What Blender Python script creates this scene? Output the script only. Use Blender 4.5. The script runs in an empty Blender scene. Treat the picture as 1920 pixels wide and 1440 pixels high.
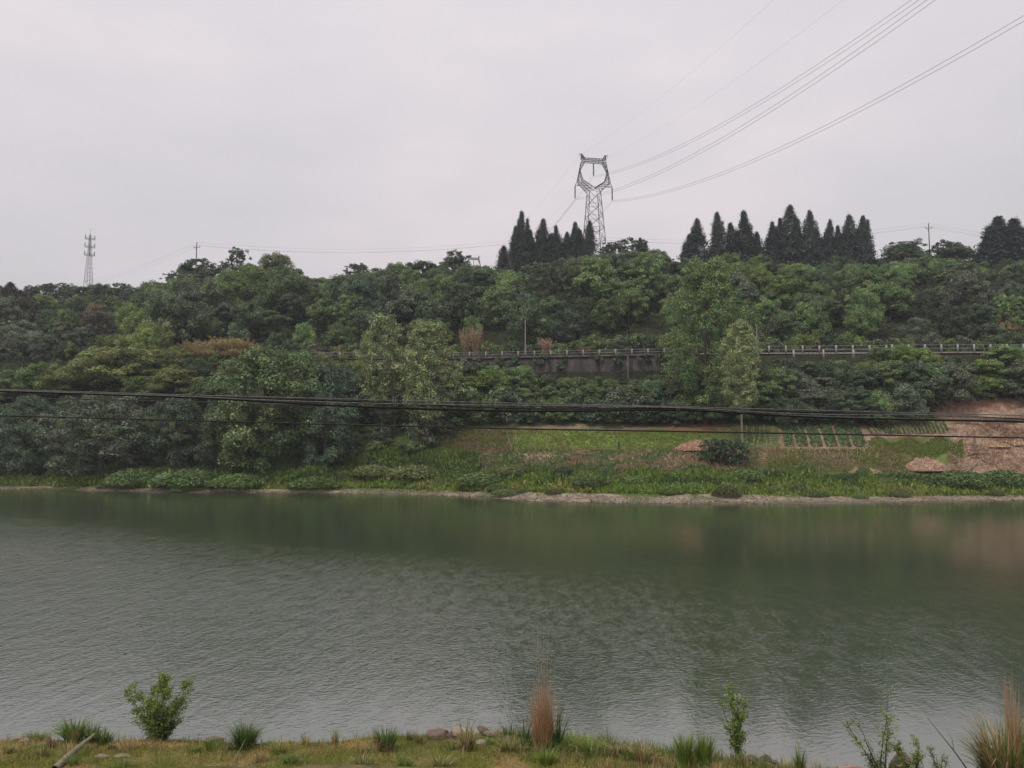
import bpy, math
import numpy as np

# ------------------------------------------------------------------ camera, world, sun, exposure
S = bpy.context.scene
C = S.collection
F = 1450.0                       # focal length in photo pixels (1920 wide)
TH = math.atan(105 / F)          # camera pitch, upwards
CT, ST = math.cos(TH), math.sin(TH)
EYE = 8.0
cam_data = bpy.data.cameras.new('camera')
cam = bpy.data.objects.new('camera', cam_data)
C.objects.link(cam)
cam.location = (0, 0, EYE)
cam.rotation_euler = (math.pi / 2 + TH, 0, 0)
cam_data.sensor_width = 36.0
cam_data.lens = 36.0 * F / 1920
cam_data.clip_start = 0.1
cam_data.clip_end = 6000
S.camera = cam
S.view_settings.view_transform = 'Standard'
S.view_settings.look = 'None'
S.view_settings.exposure = 0.0
S.view_settings.gamma = 1.0
S.view_settings.use_curve_mapping = False
S.cycles.max_bounces = 6
S.cycles.diffuse_bounces = 3
S.cycles.glossy_bounces = 3
S.cycles.transmission_bounces = 3
S.cycles.volume_bounces = 0
S.cycles.use_denoising = True
try:
    S.cycles.denoiser = 'OPENIMAGEDENOISE'; S.cycles.denoising_input_passes = 'RGB_ALBEDO_NORMAL'
except Exception: pass

SUN_EL, SUN_AZ = 58.0, 215.0     # degrees; azimuth from +Y towards +X (behind the camera, left)
SKY_GAIN = 1.0
world = bpy.data.worlds.new('World')
S.world = world
world.use_nodes = True
nt = world.node_tree
nt.nodes.clear()
W = nt.nodes.new
wo = W('ShaderNodeOutputWorld'); bg = W('ShaderNodeBackground')
sky = W('ShaderNodeTexSky'); sky.sky_type = 'NISHITA'; sky.sun_disc = False
sky.sun_elevation = math.radians(SUN_EL); sky.sun_rotation = math.radians(SUN_AZ)
sky.air_density = 1.5; sky.dust_density = 5.0
tcw = W('ShaderNodeTexCoord')
mpw = W('ShaderNodeMapping'); mpw.inputs['Scale'].default_value = (1.0, 1.0, 2.6)
nz = W('ShaderNodeTexNoise'); nz.inputs['Scale'].default_value = 2.3; nz.inputs['Detail'].default_value = 5; nz.inputs['Roughness'].default_value = 0.5
ramp = W('ShaderNodeValToRGB')
ramp.color_ramp.elements[0].position = 0.32; ramp.color_ramp.elements[0].color = (0.64, 0.612, 0.635, 1)
ramp.color_ramp.elements[1].position = 0.70; ramp.color_ramp.elements[1].color = (0.80, 0.715, 0.735, 1)
e = ramp.color_ramp.elements.new(0.5); e.color = (0.69, 0.655, 0.68, 1)
mul = W('ShaderNodeVectorMath'); mul.operation = 'SCALE'; mul.inputs['Scale'].default_value = 10.0 * SKY_GAIN
mx = W('ShaderNodeMix'); mx.data_type = 'RGBA'; mx.inputs['Factor'].default_value = 0.93
L = nt.links.new
L(tcw.outputs['Generated'], mpw.inputs['Vector']); L(mpw.outputs[0], nz.inputs['Vector'])
L(nz.outputs['Fac'], ramp.inputs['Fac']); L(ramp.outputs['Color'], mul.inputs[0])
# an overcast sky is brighter overhead than at the horizon
spw = W('ShaderNodeSeparateXYZ'); L(tcw.outputs['Generated'], spw.inputs[0])
zr = W('ShaderNodeMapRange'); zr.inputs['From Min'].default_value = 0.0; zr.inputs['From Max'].default_value = 1.0
zr.inputs['To Min'].default_value = 9.6 * SKY_GAIN; zr.inputs['To Max'].default_value = 14.0 * SKY_GAIN
L(spw.outputs['Z'], zr.inputs['Value']); L(zr.outputs[0], mul.inputs['Scale'])
L(sky.outputs['Color'], mx.inputs['A']); L(mul.outputs[0], mx.inputs['B'])
L(mx.outputs['Result'], bg.inputs['Color']); bg.inputs['Strength'].default_value = 0.1
L(bg.outputs[0], wo.inputs['Surface'])

sd = bpy.data.lights.new('sun', 'SUN'); sd.energy = 1.5; sd.angle = math.radians(14); sd.color = (1.0, 0.97, 0.93)
sun = bpy.data.objects.new('sun', sd); C.objects.link(sun)
sun.rotation_euler = (math.radians(90 - SUN_EL), 0, math.radians(180 - SUN_AZ))

# ------------------------------------------------------------------ helpers
def slope(px, py):
    """photo pixel -> (x/y, (z-eye)/y) of its viewing ray"""
    u = (px - 960) / F; v = (720 - py) / F; y = CT - v * ST
    return u / y, (ST + v * CT) / y

def at(px, py, D):
    a, b = slope(px, py)
    return (a * D, D, EYE + b * D)

def props(o, label=None, cat=None, group=None, kind=None):
    if label: o['label'] = label
    if cat: o['category'] = cat
    if group: o['group'] = group
    if kind: o['kind'] = kind
    return o

def mesh_np(name, V, Fc, mat=None, attr=None, smooth=False):
    """V (n,3); Fc list of index arrays (k,3) / (k,4)"""
    me = bpy.data.meshes.new(name)
    V = np.asarray(V, dtype=np.float32)
    if not isinstance(Fc, (list, tuple)): Fc = [Fc]
    Fc = [np.asarray(f, dtype=np.int32) for f in Fc if len(f)]
    me.vertices.add(len(V)); me.vertices.foreach_set('co', V.ravel())
    loops = np.concatenate([f.ravel() for f in Fc])
    counts = np.concatenate([np.full(len(f), f.shape[1], dtype=np.int32) for f in Fc])
    starts = np.concatenate([[0], np.cumsum(counts)[:-1]]).astype(np.int32)
    me.loops.add(len(loops)); me.loops.foreach_set('vertex_index', loops)
    me.polygons.add(len(counts)); me.polygons.foreach_set('loop_start', starts)
    try: me.polygons.foreach_set('loop_total', counts)
    except Exception: pass
    if smooth: me.polygons.foreach_set('use_smooth', np.ones(len(counts), dtype=bool))
    if attr is None and mat is not None and mat.name in ('foliage', 'dry_straw'): attr = 1.0
    if attr is not None:
        a = me.color_attributes.new('Col', 'FLOAT_COLOR', 'POINT')
        A = np.ones((len(V), 4), dtype=np.float32); A[:, :3] = attr
        a.data.foreach_set('color', A.ravel())
    if mat: me.materials.append(mat)
    me.update(calc_edges=True)
    me.validate()
    return me

def link(name, data, parent=None, loc=None):
    o = bpy.data.objects.new(name, data)
    C.objects.link(o)
    if parent: o.parent = parent
    if loc is not None: o.location = loc
    return o

def empty(name, loc, rz=0.0):
    o = bpy.data.objects.new(name, None); C.objects.link(o)
    o.location = loc; o.rotation_euler = (0, 0, rz); o.empty_display_size = 0.5
    return o

class MB:
    """collects boxes, beams, tubes into one mesh"""
    def __init__(s): s.V = []; s.Q = []; s.n = 0
    def add(s, V, Q):
        s.V.append(np.asarray(V, float)); s.Q.append(np.asarray(Q, int) + s.n); s.n += len(V)
    def beam(s, p, q, w, h=None):
        h = h or w
        p = np.array(p, float); q = np.array(q, float); d = q - p; l = np.linalg.norm(d)
        if l < 1e-6: return
        d /= l
        up = np.array([0, 0, 1.]) if abs(d[2]) < .9 else np.array([0, 1., 0])
        a = np.cross(d, up); a /= np.linalg.norm(a); b = np.cross(a, d)
        V = [c + a * i * w / 2 + b * j * h / 2 for c in (p, q) for i, j in ((-1, -1), (1, -1), (1, 1), (-1, 1))]
        s.add(V, [(0, 3, 2, 1), (4, 5, 6, 7), (0, 1, 5, 4), (1, 2, 6, 5), (2, 3, 7, 6), (3, 0, 4, 7)])
    def box(s, c, dx, dy, dz):
        x, y, z = c
        V = [(x + i * dx / 2, y + j * dy / 2, z + k * dz / 2) for k in (-1, 1) for i, j in ((-1, -1), (1, -1), (1, 1), (-1, 1))]
        s.add(V, [(0, 3, 2, 1), (4, 5, 6, 7), (0, 1, 5, 4), (1, 2, 6, 5), (2, 3, 7, 6), (3, 0, 4, 7)])
    def tube(s, P, R, n=6, cap=True):
        P = np.asarray(P, float); R = np.broadcast_to(np.asarray(R, float), (len(P),))
        T = np.gradient(P, axis=0); T /= np.linalg.norm(T, axis=1)[:, None] + 1e-9
        ref = np.array([0.31, 0.95, 0.05]) if abs(T[:, 2]).mean() > .7 else np.array([0, 0, 1.])
        A = np.cross(T, ref); A /= np.linalg.norm(A, axis=1)[:, None] + 1e-9
        B = np.cross(A, T)
        an = np.arange(n) * 2 * math.pi / n
        V = (P[:, None] + R[:, None, None] * (np.cos(an)[None, :, None] * A[:, None] + np.sin(an)[None, :, None] * B[:, None])).reshape(-1, 3)
        i = np.arange(len(P) - 1)[:, None] * n; j = np.arange(n)[None]; k = (j + 1) % n
        Q = np.stack([i + j, i + k, i + n + k, i + n + j], -1).reshape(-1, 4)
        s.add(V, Q)
    def mesh(s, name, mat, smooth=False):
        return mesh_np(name, np.concatenate(s.V), np.concatenate(s.Q), mat, smooth=smooth)
    def build(s, name, mat, parent=None, smooth=False):
        return link(name, s.mesh(name, mat, smooth), parent)

# ------------------------------------------------------------------ materials
def new_mat(name):
    m = bpy.data.materials.new(name); m.use_nodes = True; t = m.node_tree; t.nodes.clear()
    return m, t, t.nodes.new, t.links.new

def simple_mat(name, c1, c2, scale=3.0, rough=0.8, bump=0.3, bscale=None, dist=0.02):
    m, t, N, K = new_mat(name)
    out = N('ShaderNodeOutputMaterial'); p = N('ShaderNodeBsdfPrincipled'); K(p.outputs[0], out.inputs[0])
    tc = N('ShaderNodeTexCoord'); n = N('ShaderNodeTexNoise'); n.inputs['Scale'].default_value = scale; n.inputs['Detail'].default_value = 6
    K(tc.outputs['Object'], n.inputs['Vector'])
    r = N('ShaderNodeValToRGB'); r.color_ramp.elements[0].position = .35; r.color_ramp.elements[1].position = .65
    r.color_ramp.elements[0].color = (*c1, 1); r.color_ramp.elements[1].color = (*c2, 1)
    K(n.outputs['Fac'], r.inputs['Fac']); K(r.outputs['Color'], p.inputs['Base Color'])
    p.inputs['Roughness'].default_value = rough
    if bump:
        n2 = N('ShaderNodeTexNoise'); n2.inputs['Scale'].default_value = bscale or scale * 4; n2.inputs['Detail'].default_value = 4
        K(tc.outputs['Object'], n2.inputs['Vector'])
        b = N('ShaderNodeBump'); b.inputs['Strength'].default_value = bump; b.inputs['Distance'].default_value = dist
        K(n2.outputs['Fac'], b.inputs['Height']); K(b.outputs[0], p.inputs['Normal'])
    return m

def leaf_mat(name, transl=0.25, var=0.5, gloss=0.04, use_attr=False):
    """leaves take their colour from the object's own colour (or a colour attribute), varied leaf by leaf"""
    m, t, N, K = new_mat(name)
    out = N('ShaderNodeOutputMaterial')
    geo = N('ShaderNodeNewGeometry')
    if use_attr:
        src = N('ShaderNodeAttribute'); src.attribute_name = 'Col'; col = src.outputs['Color']
    else:
        src = N('ShaderNodeObjectInfo'); att = N('ShaderNodeAttribute'); att.attribute_name = 'Col'
        vm = N('ShaderNodeVectorMath'); vm.operation = 'MULTIPLY'; K(src.outputs['Color'], vm.inputs[0]); K(att.outputs['Color'], vm.inputs[1]); col = vm.outputs[0]
    mr = N('ShaderNodeMapRange'); mr.inputs['To Min'].default_value = 1 - var; mr.inputs['To Max'].default_value = 1 + var
    K(geo.outputs['Random Per Island'], mr.inputs['Value'])
    hs = N('ShaderNodeHueSaturation'); K(col, hs.inputs['Color']); K(mr.outputs[0], hs.inputs['Value'])
    m2 = N('ShaderNodeMath'); m2.operation = 'MULTIPLY'; m2.inputs[1].default_value = 7.31
    fr = N('ShaderNodeMath'); fr.operation = 'FRACT'
    K(geo.outputs['Random Per Island'], m2.inputs[0]); K(m2.outputs[0], fr.inputs[0])
    mh = N('ShaderNodeMapRange'); mh.inputs['To Min'].default_value = .475; mh.inputs['To Max'].default_value = .52
    K(fr.outputs[0], mh.inputs['Value']); K(mh.outputs[0], hs.inputs['Hue'])
    d = N('ShaderNodeBsdfDiffuse'); K(hs.outputs[0], d.inputs['Color'])
    tr = N('ShaderNodeBsdfTranslucent'); K(hs.outputs[0], tr.inputs['Color'])
    ms = N('ShaderNodeMixShader'); ms.inputs[0].default_value = transl; K(d.outputs[0], ms.inputs[1]); K(tr.outputs[0], ms.inputs[2])
    if gloss:
        g = N('ShaderNodeBsdfGlossy'); g.inputs['Roughness'].default_value = .45
        m3 = N('ShaderNodeMixShader'); m3.inputs[0].default_value = gloss; K(ms.outputs[0], m3.inputs[1]); K(g.outputs[0], m3.inputs[2])
        K(m3.outputs[0], out.inputs[0])
    else:
        K(ms.outputs[0], out.inputs[0])
    return m

M_LEAF = leaf_mat('foliage')
M_GRASS = leaf_mat('grass_blades', transl=.3, var=.28, gloss=0.02, use_attr=True)
M_BARK = simple_mat('bark', (.055, .045, .035), (.13, .11, .09), 6, .9, .6)
M_PALEBARK = simple_mat('pale_bark', (.16, .13, .11), (.27, .23, .20), 6, .9, .4)
M_STEEL = simple_mat('galvanised_steel', (.025, .025, .028), (.05, .05, .055), 2, .7, 0)
M_STEELPALE = simple_mat('weathered_pale_steel', (.26, .25, .25), (.38, .36, .36), 2, .5, 0)
M_INSUL = simple_mat('insulator', (.03, .022, .02), (.05, .035, .03), 2, .4, 0)
M_CONC = simple_mat('pale_concrete', (.30, .285, .265), (.46, .44, .41), 1.5, .85, .2)
M_CONCDARK = simple_mat('stained_concrete', (.07, .062, .058), (.17, .15, .135), 1.2, .9, .3)
M_POLE = simple_mat('concrete_pole', (.20, .19, .175), (.29, .28, .26), 2, .85, .2)
M_POLEDARK = simple_mat('dark_pole', (.06, .055, .05), (.10, .09, .085), 2, .85, .2)
M_CABLE = simple_mat('black_cable_sheath', (.008, .008, .008), (.016, .016, .016), 20, .8, 0)
M_STRAND = simple_mat('steel_strand', (.07, .073, .07), (.15, .15, .145), 20, .7, 0)
M_WIRE = simple_mat('aluminium_conductor', (.10, .10, .11), (.16, .16, .17), 5, .5, 0)
M_SOIL = simple_mat('tilled_soil', (.17, .11, .075), (.27, .18, .125), 1.5, .95, .8, 6, .1)
M_STRAW = leaf_mat('dry_straw', transl=.15, var=.45, gloss=0.0)
M_WOOD = simple_mat('weathered_wood', (.16, .12, .085), (.30, .24, .17), 9, .9, .6)
M_DRIFT = simple_mat('bleached_branch', (.15, .14, .085), (.27, .25, .16), 16, .95, .9)

def stone_mat():
    m, t, N, K = new_mat('river_stone')
    out = N('ShaderNodeOutputMaterial'); p = N('ShaderNodeBsdfPrincipled'); K(p.outputs[0], out.inputs[0])
    tc = N('ShaderNodeTexCoord'); n = N('ShaderNodeTexNoise'); n.inputs['Scale'].default_value = 9; n.inputs['Detail'].default_value = 8
    K(tc.outputs['Object'], n.inputs['Vector'])
    oi = N('ShaderNodeObjectInfo')
    mr = N('ShaderNodeMapRange'); mr.inputs['To Min'].default_value = .45; mr.inputs['To Max'].default_value = 1.5; K(n.outputs['Fac'], mr.inputs['Value'])
    vm = N('ShaderNodeVectorMath'); vm.operation = 'SCALE'; K(oi.outputs['Color'], vm.inputs[0]); K(mr.outputs[0], vm.inputs['Scale'])
    K(vm.outputs[0], p.inputs['Base Color']); p.inputs['Roughness'].default_value = .9
    b = N('ShaderNodeBump'); b.inputs['Strength'].default_value = .7; b.inputs['Distance'].default_value = .03
    K(n.outputs['Fac'], b.inputs['Height']); K(b.outputs[0], p.inputs['Normal'])
    return m
M_STONE = stone_mat()

def ground_mat(name, s1, s2, dist):
    m, t, N, K = new_mat(name)
    out = N('ShaderNodeOutputMaterial'); p = N('ShaderNodeBsdfPrincipled'); K(p.outputs[0], out.inputs[0])
    a = N('ShaderNodeAttribute'); a.attribute_name = 'Col'
    tc = N('ShaderNodeTexCoord')
    n1 = N('ShaderNodeTexNoise'); n1.inputs['Scale'].default_value = s1; n1.inputs['Detail'].default_value = 8; n1.inputs['Roughness'].default_value = .65
    n2 = N('ShaderNodeTexNoise'); n2.inputs['Scale'].default_value = s2; n2.inputs['Detail'].default_value = 6; n2.inputs['Roughness'].default_value = .7
    K(tc.outputs['Object'], n1.inputs['Vector']); K(tc.outputs['Object'], n2.inputs['Vector'])
    r1 = N('ShaderNodeMapRange'); r1.inputs['From Min'].default_value = .25; r1.inputs['From Max'].default_value = .75; r1.inputs['To Min'].default_value = .55; r1.inputs['To Max'].default_value = 1.45
    r2 = N('ShaderNodeMapRange'); r2.inputs['From Min'].default_value = .3; r2.inputs['From Max'].default_value = .7; r2.inputs['To Min'].default_value = .6; r2.inputs['To Max'].default_value = 1.4
    K(n1.outputs['Fac'], r1.inputs['Value']); K(n2.outputs['Fac'], r2.inputs['Value'])
    mm = N('ShaderNodeMath'); mm.operation = 'MULTIPLY'; K(r1.outputs[0], mm.inputs[0]); K(r2.outputs[0], mm.inputs[1])
    hs = N('ShaderNodeHueSaturation'); K(a.outputs['Color'], hs.inputs['Color']); K(mm.outputs[0], hs.inputs['Value'])
    K(hs.outputs[0], p.inputs['Base Color']); p.inputs['Roughness'].default_value = .95
    try: p.inputs['Specular IOR Level'].default_value = .15
    except Exception: pass
    b = N('ShaderNodeBump'); b.inputs['Strength'].default_value = .9; b.inputs['Distance'].default_value = dist
    K(n2.outputs['Fac'], b.inputs['Height']); K(b.outputs[0], p.inputs['Normal'])
    return m
M_FARGROUND = ground_mat('far_bank_soil', .35, 2.2, .35)
M_NEARGROUND = ground_mat('near_bank_soil', 2.0, 14.0, .04)

def water_mat():
    m, t, N, K = new_mat('river_water')
    out = N('ShaderNodeOutputMaterial'); p = N('ShaderNodeBsdfPrincipled'); K(p.outputs[0], out.inputs[0])
    p.inputs['Base Color'].default_value = (.042, .057, .031, 1)
    p.inputs['Roughness'].default_value = .10
    p.inputs['IOR'].default_value = 3.6
    tc = N('ShaderNodeTexCoord')
    def noise(sx, sy, rot, detail, rough=.55, dis=0.0):
        mp = N('ShaderNodeMapping'); mp.inputs['Rotation'].default_value = (0, 0, math.radians(rot)); mp.inputs['Scale'].default_value = (sx, sy, 1)
        # Mapping scales first, rotates second: put the rotation in a mapping of its own
        m0 = N('ShaderNodeMapping'); m0.inputs['Rotation'].default_value = (0, 0, math.radians(rot)); mp.inputs['Rotation'].default_value = (0, 0, 0)
        K(tc.outputs['Object'], m0.inputs['Vector']); K(m0.outputs[0], mp.inputs['Vector'])
        n = N('ShaderNodeTexNoise'); n.noise_dimensions = '2D'; n.inputs['Scale'].default_value = 1; n.inputs['Detail'].default_value = detail
        n.inputs['Roughness'].default_value = rough; n.inputs['Distortion'].default_value = dis
        K(mp.outputs[0], n.inputs['Vector']); return n
    rip = noise(3.2, 7.5, -18, 2.0, .5, .3)
    fine = noise(6.5, 14.0, -6, 2.0, .5)
    swell = noise(.35, 1.1, -15, 2.0)
    patch = noise(.012, .035, 6, 3.0, .6)
    # near-shore calm and the calm lee under the far bank: real distance from each shore
    sep = N('ShaderNodeSeparateXYZ'); K(tc.outputs['Object'], sep.inputs[0])
    xs = N('ShaderNodeMath'); xs.operation = 'MULTIPLY_ADD'; xs.inputs[1].default_value = .10; K(sep.outputs['X'], xs.inputs[0]); K(sep.outputs['Y'], xs.inputs[2])
    near = N('ShaderNodeMapRange'); near.interpolation_type = 'SMOOTHSTEP'
    near.inputs['From Min'].default_value = 17.6; near.inputs['From Max'].default_value = 48.0; near.inputs['To Min'].default_value = .05; near.inputs['To Max'].default_value = 1
    yn = N('ShaderNodeMath'); yn.operation = 'MULTIPLY_ADD'; yn.inputs[1].default_value = -.14; K(sep.outputs['X'], yn.inputs[0]); K(sep.outputs['Y'], yn.inputs[2])
    K(yn.outputs[0], near.inputs['Value'])
    xf = N('ShaderNodeMath'); xf.operation = 'MULTIPLY_ADD'; xf.inputs[1].default_value = .66; K(sep.outputs['X'], xf.inputs[0]); K(sep.outputs['Y'], xf.inputs[2])
    wob = N('ShaderNodeMath'); wob.operation = 'MULTIPLY_ADD'; wob.inputs[1].default_value = 40; K(patch.outputs['Fac'], wob.inputs[0]); K(xf.outputs[0], wob.inputs[2])
    far = N('ShaderNodeMapRange'); far.interpolation_type = 'SMOOTHSTEP'
    far.inputs['From Min'].default_value = 48; far.inputs['From Max'].default_value = 80; far.inputs['To Min'].default_value = 1; far.inputs['To Max'].default_value = .10
    K(wob.outputs[0], far.inputs['Value'])
    pr = N('ShaderNodeMapRange'); pr.inputs['From Min'].default_value = .38; pr.inputs['From Max'].default_value = .6; pr.inputs['To Min'].default_value = .65; pr.inputs['To Max'].default_value = 1.1
    K(patch.outputs['Fac'], pr.inputs['Value'])
    a1 = N('ShaderNodeMath'); a1.operation = 'MULTIPLY'; K(near.outputs[0], a1.inputs[0]); K(far.outputs[0], a1.inputs[1])
    a2 = N('ShaderNodeMath'); a2.operation = 'MULTIPLY'; K(a1.outputs[0], a2.inputs[0]); K(pr.outputs[0], a2.inputs[1])
    s1 = N('ShaderNodeMath'); s1.operation = 'MULTIPLY'; s1.inputs[1].default_value = 1.0; K(rip.outputs['Fac'], s1.inputs[0])
    s2 = N('ShaderNodeMath'); s2.operation = 'MULTIPLY_ADD'; s2.inputs[1].default_value = .30; K(fine.outputs['Fac'], s2.inputs[0]); K(s1.outputs[0], s2.inputs[2])
    s3 = N('ShaderNodeMath'); s3.operation = 'MULTIPLY_ADD'; s3.inputs[1].default_value = .5; K(swell.outputs['Fac'], s3.inputs[0]); K(s2.outputs[0], s3.inputs[2])
    # ripples come in groups, as gusts leave them
    grp = noise(1.6, .55, 6, 4.0, .7)
    gr = N('ShaderNodeMapRange'); gr.inputs['From Min'].default_value = .36; gr.inputs['From Max'].default_value = .66; gr.inputs['To Min'].default_value = .6; gr.inputs['To Max'].default_value = 1.45
    K(grp.outputs['Fac'], gr.inputs['Value'])
    a3 = N('ShaderNodeMath'); a3.operation = 'MULTIPLY'; K(a2.outputs[0], a3.inputs[0]); K(gr.outputs[0], a3.inputs[1])
    hh = N('ShaderNodeMath'); hh.operation = 'MULTIPLY'; K(s3.outputs[0], hh.inputs[0]); K(a3.outputs[0], hh.inputs[1])
    b = N('ShaderNodeBump'); b.inputs['Strength'].default_value = 1.0; b.inputs['Distance'].default_value = .036
    K(hh.outputs[0], b.inputs['Height']); K(b.outputs[0], p.inputs['Normal'])
    return m
M_WATER = water_mat()

# ------------------------------------------------------------------ noise for numpy
def vnoise(x, y, seed=0):
    x = np.asarray(x, float); y = np.asarray(y, float)
    xi = np.floor(x).astype(np.int64); yi = np.floor(y).astype(np.int64)
    fx = x - xi; fy = y - yi; fx = fx * fx * (3 - 2 * fx); fy = fy * fy * (3 - 2 * fy)
    def h(a, b):
        n = (a * 374761393 + b * 668265263 + seed * 982451653) & 0xffffffff
        n = ((n ^ (n >> 13)) * 1274126177) & 0xffffffff
        return ((n ^ (n >> 16)) & 0xffff) / 65535.0
    return (h(xi, yi) * (1 - fx) + h(xi + 1, yi) * fx) * (1 - fy) + (h(xi, yi + 1) * (1 - fx) + h(xi + 1, yi + 1) * fx) * fy
def fbm(x, y, seed=0, o=4):
    r = 0; a = .5; t = 0
    for i in range(o):
        r = r + a * vnoise(x * 2 ** i, y * 2 ** i, seed + i); t += a; a *= .5
    return r / t

# ------------------------------------------------------------------ terrain (far bank)
def zof(py, D): return EYE + slope(960, py)[1] * D
def Dof(py, z): return (z - EYE) / slope(960, py)[1]
PX = np.array([-700, 0, 160, 300, 450, 600, 830, 1000, 1265, 1450, 1700, 1920, 2700.])
SHY = np.array([916, 917, 919, 922, 924, 926, 930, 940, 946, 944, 942, 938, 936.])
SH = np.array([Dof(y, 0) for y in SHY])
SKYL_X = np.array([-700, 0, 60, 200, 240, 300, 350, 420, 470, 520, 560, 600, 680, 790, 860, 960, 1100, 1200, 1280, 1400, 1500, 1600, 1650, 1750, 1820, 1900, 2700.])
SKYL_Y = np.array([540, 545, 546, 548, 552, 522, 506, 500, 488, 490, 512, 516, 500, 496, 492, 500, 470, 462, 488, 486, 488, 486, 490, 472, 486, 480, 480.])
def row_D(k, px):
    s = np.interp(px, PX, SH)
    fence = np.interp(px, [-700, 0, 600, 850, 1265, 1600, 1920, 2700], [162, 160, 154, 154, 147, 145, 144, 142])
    lf = np.clip((px - 500) / 250, 0, 1)
    return [s - 20, s, s + 3.5 + 2.5 * lf, s + 11 + 3 * lf, np.interp(px, [0, 600, 850, 1300, 1920], [143, 139, 137, 136, 133]),
            fence - 1.0, fence - .2, fence + 9, fence + 42, 230 + 0 * px, 252 + 0 * px, 330 + 0 * px, 450 + 0 * px, 640 + 0 * px, 1500 + 0 * px][k]
def ridge_z(px):
    y = np.interp(px, SKYL_X, SKYL_Y)
    top = EYE + (825 - y) / F * 230
    return top - np.interp(px, [0, 200, 300, 1920], [2.5, 2.0, 6.5, 6.5])
def row_z(k, px):
    rz = ridge_z(px)
    lf = np.clip((px - 500) / 250, 0, 1)
    rail = 24.1
    return [-2.5 + 0 * px, 0 * px, .55 + .2 * lf, 3.0 + .4 * lf, np.interp(px, [0, 600, 850, 1300, 1920], [12, 11, 10.7, 11.2, 11.9]),
            np.interp(px, [0, 880, 960, 1300, 1420], [22.5, 22.5, 19.6, 19.6, 22.8]), 24.0 + 0 * px, rail + .4 + 0 * px, rz - 11, rz,
            rz + np.interp(px, [0, 200, 300], [3.0, 3.0, 1.2]), rz + 4, rz + np.interp(px, [0, 300, 500], [20, 20, 12]),
            rz + np.interp(px, [0, 300, 500], [30, 30, 34]), rz + 40][k]
NR = 15
def height(u, D):
    """terrain height at lateral slope u = x/y and depth D"""
    u = np.asarray(u, float); D = np.asarray(D, float)
    px = 960 + u * F
    Rd = np.stack([row_D(k, px) for k in range(NR)]); Rz = np.stack([row_z(k, px) for k in range(NR)])
    z = Rz[0].copy()
    for k in range(NR - 1):
        t = np.clip((D - Rd[k]) / np.maximum(Rd[k + 1] - Rd[k], .1), 0, 1)
        m = D >= Rd[k]
        z = np.where(m, Rz[k] + (Rz[k + 1] - Rz[k]) * t, z)
    x = u * D
    s = np.interp(px, PX, SH)
    amp = np.clip((D - s - 2) / 8, 0, 1) * .5 + np.clip((D - 165) / 30, 0, 1) * 1.6
    amp = amp * np.where((D > row_D(5, px) - 1) & (D < row_D(7, px) + 1), .0, 1)
    z = z + (fbm(x * .12, D * .12, 5) - .5) * amp * 1.6
    z = z + (fbm(x * .5, D * .5, 9, 3) - .5) * np.clip((D - s + 2) / 3, 0, 1) * .28
    # furrows and gullies of the bare field
    gm = np.clip((px - 1765) / 25, 0, 1) * np.clip((D - s - 9) / 4, 0, 1) * np.clip((138 - D) / 3, 0, 1)
    z = z + gm * (np.abs(fbm(x * .55 + D * .12, D * .09, 15, 4) - .5) * 1.1 - .2 + .08 * np.sin(x * 3.1 + D * .9))
    # wandering water's edge
    z = z + (fbm(x * .10, D * .05 + 40, 3) - .5) * 1.0 * np.exp(-((D - s) / 4.0) ** 2)
    return z
def ground_xy(x, y): return float(height(np.array([x / y]), np.array([y]))[0])
def hit(px, py, lo=92., hi=300.):
    a, b = slope(px, py)
    D = np.arange(lo, hi, .25)
    H = height(np.full_like(D, a), D)
    i = np.nonzero(EYE + b * D <= H)[0]
    d = D[i[0]] if len(i) else hi
    return np.array([a * d, d, ground_xy(a * d, d)])

GRASS = np.array((.142, .212, .042)); GRASSD = np.array((.072, .105, .032)); OLIVE = np.array((.17, .165, .065))
SOIL = np.array((.33, .225, .155)); SOILR = np.array((.24, .12, .08)); DRY = np.array((.33, .255, .165)); GRAVEL = np.array((.34, .29, .21))
STRAWC = np.array((.50, .36, .25)); FLOOR = np.array((.035, .04, .02)); MEADOW = np.array((.11, .12, .045))

def inpoly(px, py, poly):
    poly = np.array(poly, float); r = np.zeros(px.shape, bool); n = len(poly)
    for i in range(n):
        x1, y1 = poly[i]; x2, y2 = poly[(i + 1) % n]
        c = ((y1 > py) != (y2 > py)) & (px < (x2 - x1) * (py - y1) / (y2 - y1 + 1e-9) + x1)
        r ^= c
    return r
def ellipse(px, py, cx, cy, rx, ry): return np.clip(1.6 * (1 - np.sqrt(((px - cx) / rx) ** 2 + ((py - cy) / ry) ** 2)) , 0, 1)
EDGE_X = [-700, 0, 200, 460, 560, 640, 700, 820, 1000, 1250, 1330, 1500, 1700, 1920, 2700]
EDGE_Y = [911, 913, 915, 918, 919, 918, 917, 922, 925, 929, 928, 932, 932, 930, 929]
def grass_edge_py(px):   # where grass ends and gravel starts (used once, to lay out the shore)
    return np.interp(px, EDGE_X, EDGE_Y)

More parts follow.
